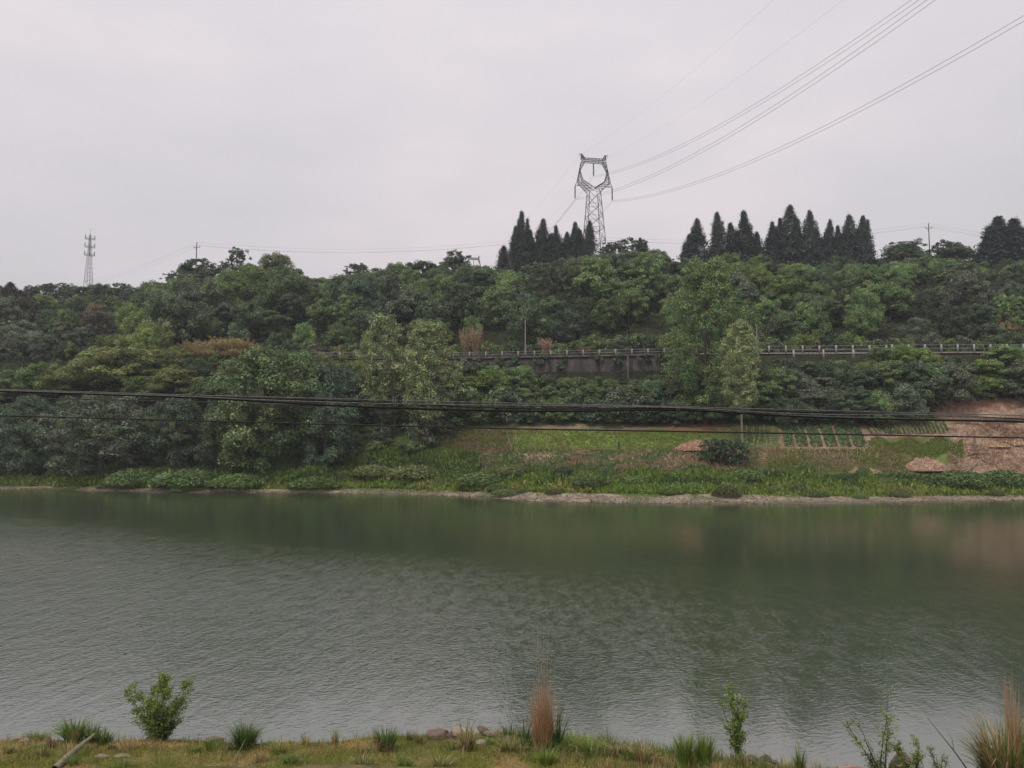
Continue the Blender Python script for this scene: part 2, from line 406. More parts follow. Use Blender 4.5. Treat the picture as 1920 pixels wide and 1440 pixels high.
def far_colour(x, D, z):
    u = x / D; px = 960 + u * F * 1.0
    e_ = (z - EYE) / D
    py = 720 - F * (e_ * CT - ST) / (CT + e_ * ST)      # layout plan coordinates of the bank
    pxx = 960 + F * u / (CT + e_ * ST) * (1.0)
    n1 = fbm(x * .25, D * .25, 21); n2 = fbm(x * .9, D * .9, 31); n3 = fbm(x * .06, D * .06, 41)
    jx = (n1 - .5) * 55; jy = (n2 - .5) * 14
    X = pxx + jx; Y = py + jy
    col = np.tile(FLOOR, (len(x), 1))
    def paint(mask, c): 
        nonlocal col
        mask = np.clip(mask, 0, 1)[:, None]; col = col * (1 - mask) + np.asarray(c) * mask
    bank = D < row_D(4, px) + 2
    paint(bank * 1., GRASSD)
    paint(bank * (Y > 800) * (pxx > 820), OLIVE * .9)
    # green plots and dry strips
    paint(bank * ellipse(X, Y, 1080, 826, 170, 26), GRASS * 1.15)
    paint(bank * ellipse(X, Y, 1230, 826, 90, 20), GRASS)
    paint(bank * ellipse(X, Y, 920, 838, 60, 30), OLIVE * 1.1)
    paint(bank * ellipse(X, Y, 880, 830, 60, 26), (.15, .095, .055))
    paint(bank * ellipse(X, Y, 1090, 800, 200, 7), DRY * .8)
    paint(bank * ellipse(X, Y, 1200, 858, 230, 14), DRY * 1.0)
    paint(bank * ellipse(X, Y, 1010, 855, 70, 12), DRY * 1.0)
    paint(bank * ellipse(X, Y, 1430, 870, 150, 26), SOIL * .95)
    paint(bank * ellipse(X, Y, 1330, 868, 60, 20), SOIL * .9)
    paint(bank * ellipse(X, Y, 1400, 822, 80, 30), GRASSD * 1.3)
    paint(bank * ellipse(X, Y, 1700, 838, 110, 16), GRASSD * 1.4)
    paint(bank * ellipse(X, Y, 1730, 855, 90, 18), GRASS * 1.0)
    paint(bank * inpoly(X * .3 + pxx * .7, py, [(1440, 840), (1650, 840), (1660, 870), (1440, 872)]), OLIVE * .85)
    paint(bank * inpoly(pxx + jx * .15, py + jy * .3, [(1458, 793), (1615, 793), (1640, 790), (1760, 788), (1790, 818), (1650, 822), (1640, 842), (1466, 842)]), SOIL * .95)
    paint(bank * ellipse(X, Y, 1300, 800, 110, 8), SOILR * 1.0)
    # bare red-brown field on the right
    rf = inpoly(pxx + jx * .25, py + jy, [(1745, 748), (2800, 735), (2800, 905), (1900, 895), (1815, 890), (1800, 850), (1780, 810), (1755, 780)])
    paint(rf * 1., SOIL)
    paint(rf * (py < 770) * .8, SOILR)
    paint(rf * np.clip((n2 - .52) * 6, 0, 1) * .7, STRAWC)
    paint(ellipse(X, Y, 1880, 618, 45, 22) * (D > 165), SOILR * 1.2)
    paint(bank * (Y > 868) * (pxx < 1700), GRASSD * 1.1)
    # grass next to the shore
    ge = grass_edge_py(px)
    gs = (py > ge - 30 + (n1 - .5) * 22) * (D < row_D(4, px))
    paint(gs * 1. * (pxx > 420), GRASS * .95)
    paint(gs * np.clip((n1 - .45) * 5, 0, 1) * .5, GRASSD)
    paint(gs * ellipse(X, Y, 560, 905, 500, 30) * .5, GRASSD * 1.2)
    paint(ellipse(X, Y, 690, 860, 45, 9), (.13, .075, .05))
    paint((py > ge + (n2 - .5) * 7 + (n1 - .5) * 9) * 1., GRAVEL * 1.05)
    paint((py > ge + 2) * np.clip((.5 - n2) * 5, 0, 1) * .6, GRAVEL * .55)
    paint((py > ge) * np.clip((n1 - .56) * 9, 0, 1) * .8, GRASSD * 1.2)
    paint((py > ge) * np.clip((.42 - n1) * 9, 0, 1) * .6, GRAVEL * .5)
    s = np.interp(px, PX, SH)
    paint(np.clip((s + .6 + (n2 - .5) * 1.5 - D) / .8, 0, 1), GRAVEL * .45)     # wet stones at the water line
    # left plateau meadow
    mm = (D > 226) & (D < 262) & (pxx < 262)
    paint(mm * 1., MEADOW); paint(mm * np.clip((n1 - .5) * 6, 0, 1) * .6, DRY * .9)
    paint((D > 262) * 1., GRASSD)
    return col

us = np.concatenate([np.linspace(-1.15, -.72, 40, endpoint=False), np.linspace(-.72, .72, 420), np.linspace(.72, 1.15, 41)[1:]])
ds = np.concatenate([np.linspace(80, 100, 40, endpoint=False), np.arange(100, 168, .42), np.arange(168, 270, 1.6), np.linspace(270, 700, 60), np.linspace(720, 1500, 14)])
UU, DD = np.meshgrid(us, ds)
ZZ = height(UU, DD); XX = UU * DD
Vt = np.stack([XX.ravel(), DD.ravel(), ZZ.ravel()], 1)
nu, nd = len(us), len(ds)
i = (np.arange(nd - 1)[:, None] * nu + np.arange(nu - 1)[None]).ravel()
Qt = np.stack([i, i + 1, i + nu + 1, i + nu], 1)
far_ground = link('hillside', mesh_np('hillside', Vt, Qt, M_FARGROUND, far_colour(Vt[:, 0], Vt[:, 1], Vt[:, 2]), smooth=True))
props(far_ground, kind='structure', label='far river bank rising through fields to a wooded ridge')

# river bed / ground out to the horizon and the water sheet
def sheet(name, x0, x1, y0, y1, z, mat, nx=2, ny=2, col=None):
    xs = np.linspace(x0, x1, nx); ys = np.linspace(y0, y1, ny); X, Y = np.meshgrid(xs, ys)
    V = np.stack([X.ravel(), Y.ravel(), np.full(X.size, z)], 1)
    i = (np.arange(ny - 1)[:, None] * nx + np.arange(nx - 1)[None]).ravel()
    return link(name, mesh_np(name, V, np.stack([i, i + 1, i + nx + 1, i + nx], 1), mat, None if col is None else np.tile(col, (len(V), 1))))
props(sheet('ground', -3500, 3500, -3500, 3500, -4.0, M_FARGROUND, 8, 8, GRASSD), kind='structure', label='river bed and low ground out to the horizon')
props(sheet('water', -900, 900, 10, 150, 0.0, M_WATER, 4, 4), kind='structure', label='rippled green-grey river water')

# ------------------------------------------------------------------ near bank
NE_X = [-600, 0, 200, 350, 420, 480, 560, 620, 720, 820, 950, 1050, 1120, 1200, 1280, 1400, 1500, 1600, 1920, 2500]
NE_Y = [1386, 1388, 1389, 1388, 1392, 1398, 1397, 1392, 1385, 1378, 1378, 1386, 1396, 1404, 1412, 1430, 1442, 1450, 1452, 1450]
NEZ = .32
def near_edge(px): return (NEZ - EYE) / np.array([slope(960, v)[1] for v in np.atleast_1d(np.interp(px, NE_X, NE_Y))])
def near_h(x, y):
    x = np.asarray(x, float); y = np.asarray(y, float)
    px = np.clip(960 + x / 19.0 * F * .97, -600, 2500)
    e_ = np.interp(px, NE_X, [(NEZ - EYE) / slope(960, v)[1] for v in NE_Y])
    n = fbm(x * .9, y * .9, 77) - .5; n2 = fbm(x * 4, y * 4, 78, 3) - .5
    t = e_ - y
    z = np.where(t > 0, NEZ + .10 * t, NEZ + t * .9)
    z = np.maximum(z, -1.0)
    z = np.where(t > 3, NEZ + .3 + (t - 3) * .20, z)
    z = np.where(t > 8, NEZ + 1.3 + (t - 8) * .50, z)
    z = np.where(t > 16.3, 5.77 + (t - 16.3) * 1.2, z)
    z = np.minimum(z, 6.4)
    return z + n * .16 * np.clip((t + 1.0), 0, 1) * (z < 6.3) + n2 * .035 * np.clip(t + .6, 0, 1)
xs = np.linspace(-40, 40, 520); ys = np.concatenate([np.linspace(-60, 4, 20, endpoint=False), np.linspace(4, 15, 50, endpoint=False), np.linspace(15, 22, 120)])
X, Y = np.meshgrid(xs, ys); Z = near_h(X, Y)
V = np.stack([X.ravel(), Y.ravel(), Z.ravel()], 1); nx = len(xs)
i = (np.arange(len(ys) - 1)[:, None] * nx + np.arange(nx - 1)[None]).ravel()
nn = fbm(V[:, 0] * .8, V[:, 1] * 1.2, 55); n2 = fbm(V[:, 0] * 3, V[:, 1] * 3, 56)
a_ = np.clip((nn - .47) * 5, 0, 1)[:, None]; b_ = np.clip((n2 - .55) * 6, 0, 1)[:, None]
nc = np.array((.12, .135, .032)) * (1 - a_) + np.array((.26, .185, .075)) * a_
nc = nc * (1 - b_ * .6) + np.array((.22, .16, .10)) * b_ * .6
wet = np.clip((.12 - V[:, 2]) / .12, 0, 1)[:, None]; nc = nc * (1 - wet) + np.array((.10, .08, .055)) * wet
props(link('near_bank', mesh_np('near_bank', V, np.stack([i, i + 1, i + nx + 1, i + nx], 1), M_NEARGROUND, nc, smooth=True)), kind='structure', label='grassy near bank of the river')
def nhit(px, py):
    """point of the near bank seen at a photo position (rays that miss land on its crest)"""
    a, b = slope(px, py)
    D = np.arange(10, 22, .02); Zg = near_h(a * D, D)
    i = np.nonzero(EYE + b * D <= Zg)[0]
    if len(i) and D[i[0]] < 21: d = D[i[0]]
    else: d = D[np.argmin(EYE + b * D - Zg)]
    return np.array([a * d, d, float(near_h(a * d, d))])

# ------------------------------------------------------------------ foliage builders
def quads_at(Cn, Nn, sz, asp, rng, bend=0.0):
    """one leaf-shaped quad per centre"""
    n = len(Cn)
    Nn = Nn / (np.linalg.norm(Nn, axis=1)[:, None] + 1e-9)
    r = rng.normal(size=(n, 3)); T = np.cross(Nn, r); T /= np.linalg.norm(T, axis=1)[:, None] + 1e-9
    B = np.cross(Nn, T)
    a = (sz * .5)[:, None]; b = (sz * .5 * asp)[:, None]
    P = np.stack([Cn - T * a, Cn - B * b + T * a * .15, Cn + T * a, Cn + B * b + T * a * .15], 1)
    if bend: P[:, 2] -= Nn * a * bend
    return P.reshape(-1, 3)
def quad_faces(n): return np.arange(n * 4).reshape(-1, 4)

LAST = [None]
def clump_cloud(centres, radii, per, leaf, rng, flat=.9, up=.35, shell=.55, asp=.6):
    """leaves over the upper shells of many clumps"""
    k = len(centres); N = k * per
    c = np.repeat(centres, per, 0); r = np.repeat(radii, per)
    d = rng.normal(size=(N, 3)); d[:, 2] = np.abs(d[:, 2]) * 1.0 - .35; d /= np.linalg.norm(d, axis=1)[:, None]
    rad = r * (1 - shell * rng.random(N) ** 1.5)
    off = d * rad[:, None]; off[:, 2] *= flat
    tint = rng.uniform(.68, 1.38, (k, 1)) * np.array([1., 1., 1.]); tint[:, 0] *= rng.uniform(.88, 1.18, k)
    LAST[0] = np.repeat(tint, per * 4, 0)
    nn = d * .8 + np.array([0, 0, up]) + rng.normal(size=(N, 3)) * .45
    sz = leaf * rng.uniform(.6, 1.35, N)
    return quads_at(c + off, nn, sz, asp, rng, .25)

def envelope_points(n, rng, prof, R, H0, H1, inner=.55, lob=3, ecc=.25, jit=.12):
    """points near the surface of a crown: prof(t) is the relative radius at relative height t"""
    t = rng.random(n) ** .85; an = rng.random(n) * 2 * math.pi
    ph = rng.random(4) * 6.28
    lobe = 1 + ecc * np.sin(lob * an + ph[0] + 2 * t) * .6 + ecc * np.sin((lob + 2) * an + ph[1] - 5 * t) * .4
    rr = prof(t) * R * lobe * (inner + (1 - inner) * rng.random(n) ** .5)
    z = H0 + (H1 - H0) * t
    P = np.stack([np.cos(an) * rr, np.sin(an) * rr, z], 1)
    return P + rng.normal(size=(n, 3)) * jit * R * np.array([1, 1, .6])

def trunk_mesh(name, h, r, rng, crownR, H0, H1, nl=8, mat=None, lean=.04, rise=.9):
    mb = MB()
    z = np.linspace(-.6, h, 7); lx = rng.normal() * lean; ly = rng.normal() * lean
    P = np.stack([lx * z + .06 * h * .2 * np.sin(z * .7), ly * z, z], 1)
    mb.tube(P, np.linspace(r, r * .25, 7) * np.where(z < 0, 1.3, 1), 7)
    for k in range(nl):
        t = rng.uniform(.25, .9); b = np.array([np.interp(t * h, z, P[:, 0]), np.interp(t * h, z, P[:, 1]), t * h])
        an = rng.random() * 6.28; ln = crownR * rng.uniform(.5, .85)
        e_ = b + np.array([math.cos(an) * ln, math.sin(an) * ln, ln * rise * rng.uniform(.5, 1)])
        e_[2] = min(e_[2], H1 * .97)
        m_ = (b + e_) / 2 + np.array([0, 0, -ln * .08])
        mb.tube([b, m_, e_], [r * .38, r * .24, r * .08], 5)
    return mb.mesh(name, mat or M_BARK, True)

def dome(t): return np.sqrt(np.clip(1 - (2 * np.clip(t, 0, 1) * .92 - .78) ** 2 / 1.5, 0.02, 1))
def oval(t): return np.sqrt(np.clip(1 - (2 * t - .9) ** 2 / 1.25, .02, 1))
def cone(t): return np.clip((1 - t) ** .95 + .02, 0, 1) * np.clip(t * 6 + .45, 0, 1)
def column(t): return np.clip(np.minimum(1, (t + .02) * 3.2), 0, 1) ** .6 * np.clip((1 - t) * 3.6, 0, 1) ** .6

PROTO = {}
LATE = []
def proto(key, V, trunk, mat=None):
    PROTO[key] = (mesh_np('crown_' + key, V, quad_faces(len(V) // 4), mat or M_LEAF, LAST[0] if LAST[0] is not None and len(LAST[0]) == len(V) else None), trunk)

def build_protos():
    # rounded broadleaves (about 8 m tall, 3.8 m radius)
    for s in range(6):
        rng = np.random.default_rng(100 + s)
        cs = envelope_points(58, rng, dome, 3.6, 1.0, 7.2, inner=.45, lob=2 + s % 3, ecc=.3 + .05 * s)
        V = clump_cloud(cs, rng.uniform(.7, 1.5, len(cs)), 250, .31, rng, flat=.92, up=.3, shell=.5)
        proto('round%d' % s, V, trunk_mesh('trunk_round', 6.0, .22, rng, 3.5, 2, 7.2, 7))
    # layered, spreading crowns
    for s in range(3):
        rng = np.random.default_rng(200 + s)
        cs = []
        for lay in range(9):
            zc = 2 + lay * .72; an = rng.random() * 6.28; rr = 4.4 * dome(np.array([lay / 9.]))[0]
            cx, cy = math.cos(an) * rr * .45, math.sin(an) * rr * .45
            m = 13
            a = rng.random(m) * 6.28; q = rr * .62 * np.sqrt(rng.random(m))
            cs.append(np.stack([cx + np.cos(a) * q, cy + np.sin(a) * q, zc + rng.normal(size=m) * .12 - q * .12], 1))
        cs = np.concatenate(cs)
        V = clump_cloud(cs, rng.uniform(.7, 1.2, len(cs)), 125, .34, rng, flat=.65, up=.45)
        proto('layer%d' % s, V, trunk_mesh('trunk_layer', 6.2, .24, rng, 4.0, 2, 7.6, 9, rise=.5))
    # big dense riverside trees, crown to the ground (14 m)
    for s in range(3):
        rng = np.random.default_rng(300 + s)
        cs = envelope_points(130, rng, oval, 5.2, .9, 12.9, inner=.62, lob=3, ecc=.36, jit=.09)
        V = clump_cloud(cs, rng.uniform(.8, 1.6, len(cs)), 235, .32, rng, flat=.92, up=.3, shell=.45)
        proto('big%d' % s, V, trunk_mesh('trunk_big', 11, .42, rng, 5.0, 2, 12.5, 12))
    # airy upright poplars (16 m) 
    for s in range(3):
        rng = np.random.default_rng(400 + s)
        n = 230
        cs = envelope_points(n, rng, lambda t: np.where(t < .35, .45 + t * 1.5, 1.0 - np.clip(t - .55, 0, 1) * 1.45), 3.7, 3.4, 15.6, inner=.35, lob=3, ecc=.35, jit=.1)
        V = clump_cloud(cs, rng.uniform(.45, .9, len(cs)), 70, .25, rng, flat=1.15, up=.3, shell=.95, asp=.7)
        proto('poplar%d' % s, V, trunk_mesh('trunk_poplar', 14.4, .17, rng, 2.6, 4, 15, 16, mat=M_PALEBARK, rise=1.6))
    # slim olive poplar with a bare stem (22 m)
    rng = np.random.default_rng(450)
    cs = envelope_points(230, rng, column, 3.5, 6.5, 22, inner=.3, lob=2, ecc=.3, jit=.1)
    V = clump_cloud(cs, rng.uniform(.5, 1.0, len(cs)), 85, .26, rng, flat=1.2, up=.3, shell=.95, asp=.7)
    proto('slim', V, trunk_mesh('trunk_slim', 20, .26, rng, 2.2, 7, 21, 16, mat=M_PALEBARK, lean=.012, rise=2.2))
    # tall green poplar, wide (27 m)
    rng = np.random.default_rng(460)
    cs = envelope_points(420, rng, lambda t: np.where(t < .3, .55 + t * 1.4, 1.0 - np.clip(t - .5, 0, 1) * 1.35), 9.3, 2.5, 30, inner=.4, lob=3, ecc=.42, jit=.07)
    V = clump_cloud(cs, rng.uniform(.9, 1.8, len(cs)), 120, .36, rng, flat=.95, up=.4, shell=.7)
    proto('tall', V, trunk_mesh('trunk_tall', 26, .55, rng, 7, 5, 28, 22, mat=M_BARK, rise=1.4))
    # cypresses (11 m, dark, ragged, pointed)
    for s in range(5):
        rng = np.random.default_rng(500 + s)
        tips = 1 if s < 3 else 2
        Cn = []; Nn = []; Sz = []
        def spire(x0, y0, z0, z1, R_, n):
            t = rng.random(n) ** .9; rr_ = ((1 - t) ** (.80 + .05 * s)) * np.clip(t * 7 + .5, 0, 1) * R_
            an = rng.random(n) * 6.283
            # branches fan out in tufts: quantise angle and height a little
            k = np.floor(an * 2.2) + np.floor(t * 15) * 7; ph = (np.sin(k * 12.9898 + s) * 43758.5453) % 1
            rr_ = rr_ * (.36 + .85 * ph) * (.55 + .45 * rng.random(n) ** .5)
            P = np.stack([x0 + np.cos(an) * rr_, y0 + np.sin(an) * rr_, z0 + (z1 - z0) * t + rr_ * .25 + (ph - .5) * .5 * (1 - t)], 1)
            Cn.append(P + rng.normal(size=(n, 3)) * np.array([.13, .13, .16])); Nn.append(np.stack([np.cos(an), np.sin(an), .2 + 0 * an], 1) + rng.normal(size=(n, 3)) * .6); Sz.append(.34 * rng.uniform(.5, 1.3, n) * (1 - .5 * t))
        spire(0, 0, .2, 11.2, 3.1, 9500)
        for k in range(tips - 1): spire(rng.choice([-1, 1]) * 1.0, rng.normal() * .4, 1.0, rng.uniform(9.6, 10.4), 2.2, 4000)
        for k in range(13):   # side leaders
            a = rng.random() * 6.28; tb = rng.uniform(.1, .7); q = 2.6 * (1 - tb) * rng.uniform(.5, .8)
            spire(math.cos(a) * q, math.sin(a) * q, 11 * tb, 11 * tb + rng.uniform(1.2, 3.4), .6, 420)
        V = quads_at(np.concatenate(Cn), np.concatenate(Nn), np.concatenate(Sz), .5, rng)
        proto('cypress%d' % s, V, trunk_mesh('trunk_cypress', 9.5, .2, rng, 1.2, 1, 9, 5, rise=.8))
    # thin crowned skyline trees with gaps
    for s in range(3):
        rng = np.random.default_rng(600 + s)
        cs = envelope_points(105, rng, dome, 3.2, 1.6, 8.2, inner=.35, lob=3, ecc=.45, jit=.10)
        V = clump_cloud(cs, rng.uniform(.3, .75, len(cs)), 60, .30, rng, flat=.8, shell=.7)
        proto('thin%d' % s, V, trunk_mesh('trunk_thin', 7.0, .14, rng, 3.2, 2, 8, 14, rise=.8))
    # shrubs (3 m)
    for s in range(4):
        rng = np.random.default_rng(700 + s)
        cs = envelope_points(46, rng, dome, 1.9, .25, 2.7, inner=.4, lob=3, ecc=.3)
        V = clump_cloud(cs, rng.uniform(.35, .75, len(cs)), 60, .27, rng)
        proto('shrub%d' % s, V, trunk_mesh('stem_shrub', 1.6, .07, rng, 1.6, .4, 2.4, 6))
    # grassy hummock bush (1.2 m), fine upright blades
    for s in range(3):
        rng = np.random.default_rng(750 + s)
        N = 2600
        a = rng.random(N) * 6.28; q = np.sqrt(rng.random(N)) * 1.5
        zt = .95 * np.sqrt(np.clip(1 - (q / 1.6) ** 2, 0, 1)) * rng.uniform(.5, 1.1, N)
        c_ = np.stack([np.cos(a) * q, np.sin(a) * q * .8, zt], 1)
        V = quads_at(c_, rng.normal(size=(N, 3)) + np.array([0, -.3, .6]), .22 * rng.uniform(.6, 1.3, N), .35, rng)
        proto('hummock%d' % s, V, None)
    # bamboo-like feathery clump (6 m)
    for s in range(3):
        rng = np.random.default_rng(800 + s)
        mb = MB(); Cn = []; Nn = []
        for k in range(46):
            a = rng.random() * 6.28; b0 = np.array([math.cos(a), math.sin(a), 0]) * rng.random() * 1.1
            ln = rng.uniform(3.8, 6.2); out = rng.uniform(.15, .5); a += rng.normal() * .4
            t = np.linspace(0, 1, 6)
            P = b0 + np.stack([np.cos(a) * out * ln * t ** 2, np.sin(a) * out * ln * t ** 2, ln * (t - .18 * t ** 3)], 1)
            mb.tube(P, np.linspace(.03, .008, 6), 3)
            m = 170; tt = rng.uniform(.15, 1.0, m)
            Q = b0 + np.stack([np.cos(a) * out * ln * tt ** 2, np.sin(a) * out * ln * tt ** 2, ln * (tt - .18 * tt ** 3)], 1)
            Cn.append(Q + rng.normal(size=(m, 3)) * np.array([.16, .16, .2])); Nn.append(rng.normal(size=(m, 3)) + np.array([0, 0, .4]))
        Cn = np.concatenate(Cn); Nn = np.concatenate(Nn)
        V = quads_at(Cn, Nn, .36 * rng.uniform(.5, 1.3, len(Cn)), .3, rng)
        proto('bamboo%d' % s, V, mb.mesh('canes_bamboo', M_STRAW))
build_protos()

PART = {'shrub': 'stems', 'bamboo': 'canes'}
def plant(name, key, loc, scale, rz, col, label, cat, group=None, zs=None, crown_name='crown'):
    crown, trunk = PROTO[key]
    col = np.asarray(col) * (1.15 if key.startswith('cyp') else 1.62)
    if trunk is None:
        o = link(name, crown, None, loc)
        o.scale = (scale, scale, scale * (zs or 1)); o.rotation_euler = (0, 0, rz); o.color = (*col, 1)
        return props(o, label, cat, group)
    r = empty(name, loc, rz)
    r.scale = (scale, scale, scale * (zs or 1))
    c = link(crown_name, crown, r); c.color = (*col, 1)
    t = link(PART.get(key.rstrip('0123456789'), 'trunk'), trunk, r); t.color = (.20, .15, .08, 1)
    return props(r, label, cat, group)

# ------------------------------------------------------------------ forest layout
rng = np.random.default_rng(7)
DK = np.array((.056, .085, .039)); MID = np.array((.084, .127, .044)); BRI = np.array((.135, .200, .050)); OLV = np.array((.155, .180, .060))
GRY = np.array((.082, .102, .062)); BLU = np.array((.052, .082, .046)); GOLD = np.array((.25, .20, .085)); CYP = np.array((.030, .042, .030)); BRN = np.array((.10, .09, .055))

def tone_at(px, py):
    """species patches of the wood, by place along the bank (px) and up the slope (py)"""
    z = [(130, 330, 635, 735, 'olive', OLV * .85), (70, 130, 675, 745, 'bright green', BRI * .85), (0, 80, 590, 690, 'grey green', GRY * 1.05), (0, 60, 530, 625, 'brownish dark', BRN * .6),
         (410, 510, 500, 570, 'fresh green', BRI * .7), (235, 290, 600, 640, 'bright green', BRI * .9), (60, 235, 545, 580, 'mid green', MID * 1.15), (170, 260, 570, 610, 'brownish', BRN * 1.2),
         (900, 990, 600, 650, 'bright green', BRI * .85), (1110, 1260, 500, 650, 'fresh green', MID * 1.15), (1400, 1440, 470, 540, 'fresh green', BRI * .8), (1335, 1400, 470, 520, 'fresh green', BRI * .7),
         (1440, 1500, 530, 570, 'bright green', BRI * .75), (1040, 1110, 580, 660, 'bluish green', BLU * .9), (1600, 1700, 520, 560, 'fresh green', MID * 1.1)]
    for x0, x1, y0, y1, nm, c in z:
        if x0 <= px <= x1 and y0 <= py <= y1: return nm, c
    r = rng.random()
    if r < .36: return 'dark green', DK
    if r < .64: return 'mid green', MID
    if r < .76: return 'grey green', GRY
    if r < .85: return 'bluish green', BLU
    return 'fresh green', MID * 1.35

LANDM = [(60, 'at the far left edge'), (130, 'left of the lattice mast'), (230, 'below the lattice mast'), (330, 'left of left utility pole'), (410, 'below left utility pole'),
         (500, 'above the golden bamboo'), (590, 'right of the golden bamboo'), (680, 'left of twin poplars'), (770, 'behind left twin poplar'), (860, 'behind right twin poplar'),
         (960, 'left of concrete pole'), (1060, 'right of concrete pole'), (1160, 'below the power pylon'), (1250, 'left of tall poplar'), (1420, 'around tall poplar'),
         (1540, 'below cypress row'), (1640, 'below end of cypress row'), (1740, 'left of right utility pole'), (1820, 'right of right utility pole'), (9999, 'at the far right edge')]
def landmark(px):
    for x, s in LANDM:
        if px < x: return s
LAB = {}
def note(o, px, base, grp): LAB.setdefault(base, []).append((px, o)); o['group'] = grp
ORD = ['leftmost', 'second from left', 'third from left', 'fourth from left', 'fifth from left', 'sixth from left', 'seventh from left', 'eighth from left', 'ninth from left', 'tenth from left', 'eleventh from left', 'twelfth from left'] + [w + ' from left' for w in ('thirteenth', 'fourteenth', 'fifteenth', 'sixteenth', 'seventeenth', 'eighteenth', 'nineteenth', 'twentieth')]
def flush_labels():
    for base, l in LAB.items():
        if len(l) == 1: l[0][1]['label'] = base; continue
        l.sort(key=lambda t: t[0])
        for k, (p, o) in enumerate(l):
            w = 'rightmost of these' if k == len(l) - 1 else ORD[min(k, 19)]
            o['label'] = base + ', ' + w

placed = []
def free(x, y, r):
    for (a, b, c) in placed:
        if (a - x) ** 2 + (b - y) ** 2 < (r + c) ** 2: return False
    placed.append((x, y, r)); return True

def screen(x, y, z):
    e_ = (z - EYE) / y
    return 960 + F * (x / y) / (CT + e_ * ST), 720 - F * (e_ * CT - ST) / (CT + e_ * ST)

def rows(D):
    return ('high upslope' if D > 208 else 'at mid slope' if D > 185 else 'just above the railway')

# --- trees of the wood above the railway
D = 226.0; nwood = 0
while D > 152:
    sp = 7.6 if D > 185 else 7.0
    xs_ = np.arange(-.70 * D, .72 * D, sp)
    for x in xs_:
        x = x + rng.normal() * sp * .28; y = D + rng.normal() * 1.6
        px = 960 + F * x / y
        if px > 555 and y < row_D(7, np.array(px)) + 2.5: continue
        if y < row_D(6, np.array(px)) - 2: continue
        if px < 262 and y > 222: continue
        if px > 1810 and px < 1905 and 172 < y < 188: continue      # bare patch right
        z = ground_xy(x, y); sx, sy = screen(x, y, z + 5)
        if px > 310 and px < 500 and y < 172: continue            # bamboo ledge
        cap = EYE + (825 - np.interp(px, SKYL_X, SKYL_Y) - 2) / F * y - z      # tallest that stays under the ridge line
        kind = rng.choice(['round', 'round', 'layer', 'round', 'round', 'thin', 'round'])
        key = kind + str(rng.integers(0, 6 if kind == 'round' else 3))
        sc = rng.uniform(.62, 1.38) * (.85 if y < 172 else 1.0)
        if px < 262: sc *= .75
        nm, c = tone_at(sx, sy)
        c = c * rng.uniform(.72, 1.32)
        zz_ = rng.uniform(.9, 1.4)
        if 8.3 * sc * zz_ > cap: k_ = max(.35, cap / (8.3 * sc * zz_)); zz_ *= k_ ** .5; sc *= k_ ** .5
        o = plant('broadleaf_tree', key, (x, y, z - .3), sc, rng.random() * 6.28, c, None, 'tree', zs=zz_)
        shape = 'spreading' if kind == 'layer' else 'rounded'
        note(o, px, '%s %s tree %s, %s' % (nm, shape, rows(y), landmark(px)), 'trees of the wood between railway and ridge')
        nwood += 1
    D -= 8.2
print('wood trees', nwood)

# --- skyline row, crown tops set to the ridge line
x = -.68 * 232
while x < .72 * 232:
    y = 232 + rng.normal() * 2; px = 960 + F * x / y
    if px > 262:
        top = EYE + (825 - np.interp(px, SKYL_X, SKYL_Y) + rng.uniform(-16, 12)) / F * y
        z = ground_xy(x, y); h = max(3.5, top - z); key = rng.choice(['round', 'round', 'thin'])
        sc = h / 8.2
        o = plant('broadleaf_tree', key + str(rng.integers(0, 3)), (x, y, z - .3), max(sc, .62), rng.random() * 6.28, (DK if rng.random() < .7 else MID) * rng.uniform(.75, 1.1), None, 'tree', zs=min(1.2, sc / max(sc, .62)))
        note(o, px, 'dark tree on skyline ridge, %s' % landmark(px), 'trees along the skyline ridge')
    x += rng.uniform(5.0, 7.0)
# low bushes on the far edge of the left plateau
x = -.72 * 254
while x < -.47 * 254:
    y = 254 + rng.normal() * 1.5; z = ground_xy(x, y); px = 960 + F * x / y
    top = EYE + (825 - 531 + rng.uniform(-5, 5)) / F * y
    o = plant('hedge_tree', 'thin' + str(rng.integers(0, 3)) if rng.random() < .3 else 'round' + str(rng.integers(0, 6)), (x, y, z - .3), max(.42, (top - z) / 8.0), rng.random() * 6, DK * rng.uniform(.7, 1.1), None, 'tree', zs=.95)
    note(o, px, 'small dark tree behind plateau meadow, %s' % landmark(px), 'hedge trees behind the plateau meadow')
    x += rng.uniform(2.6, 4.2)

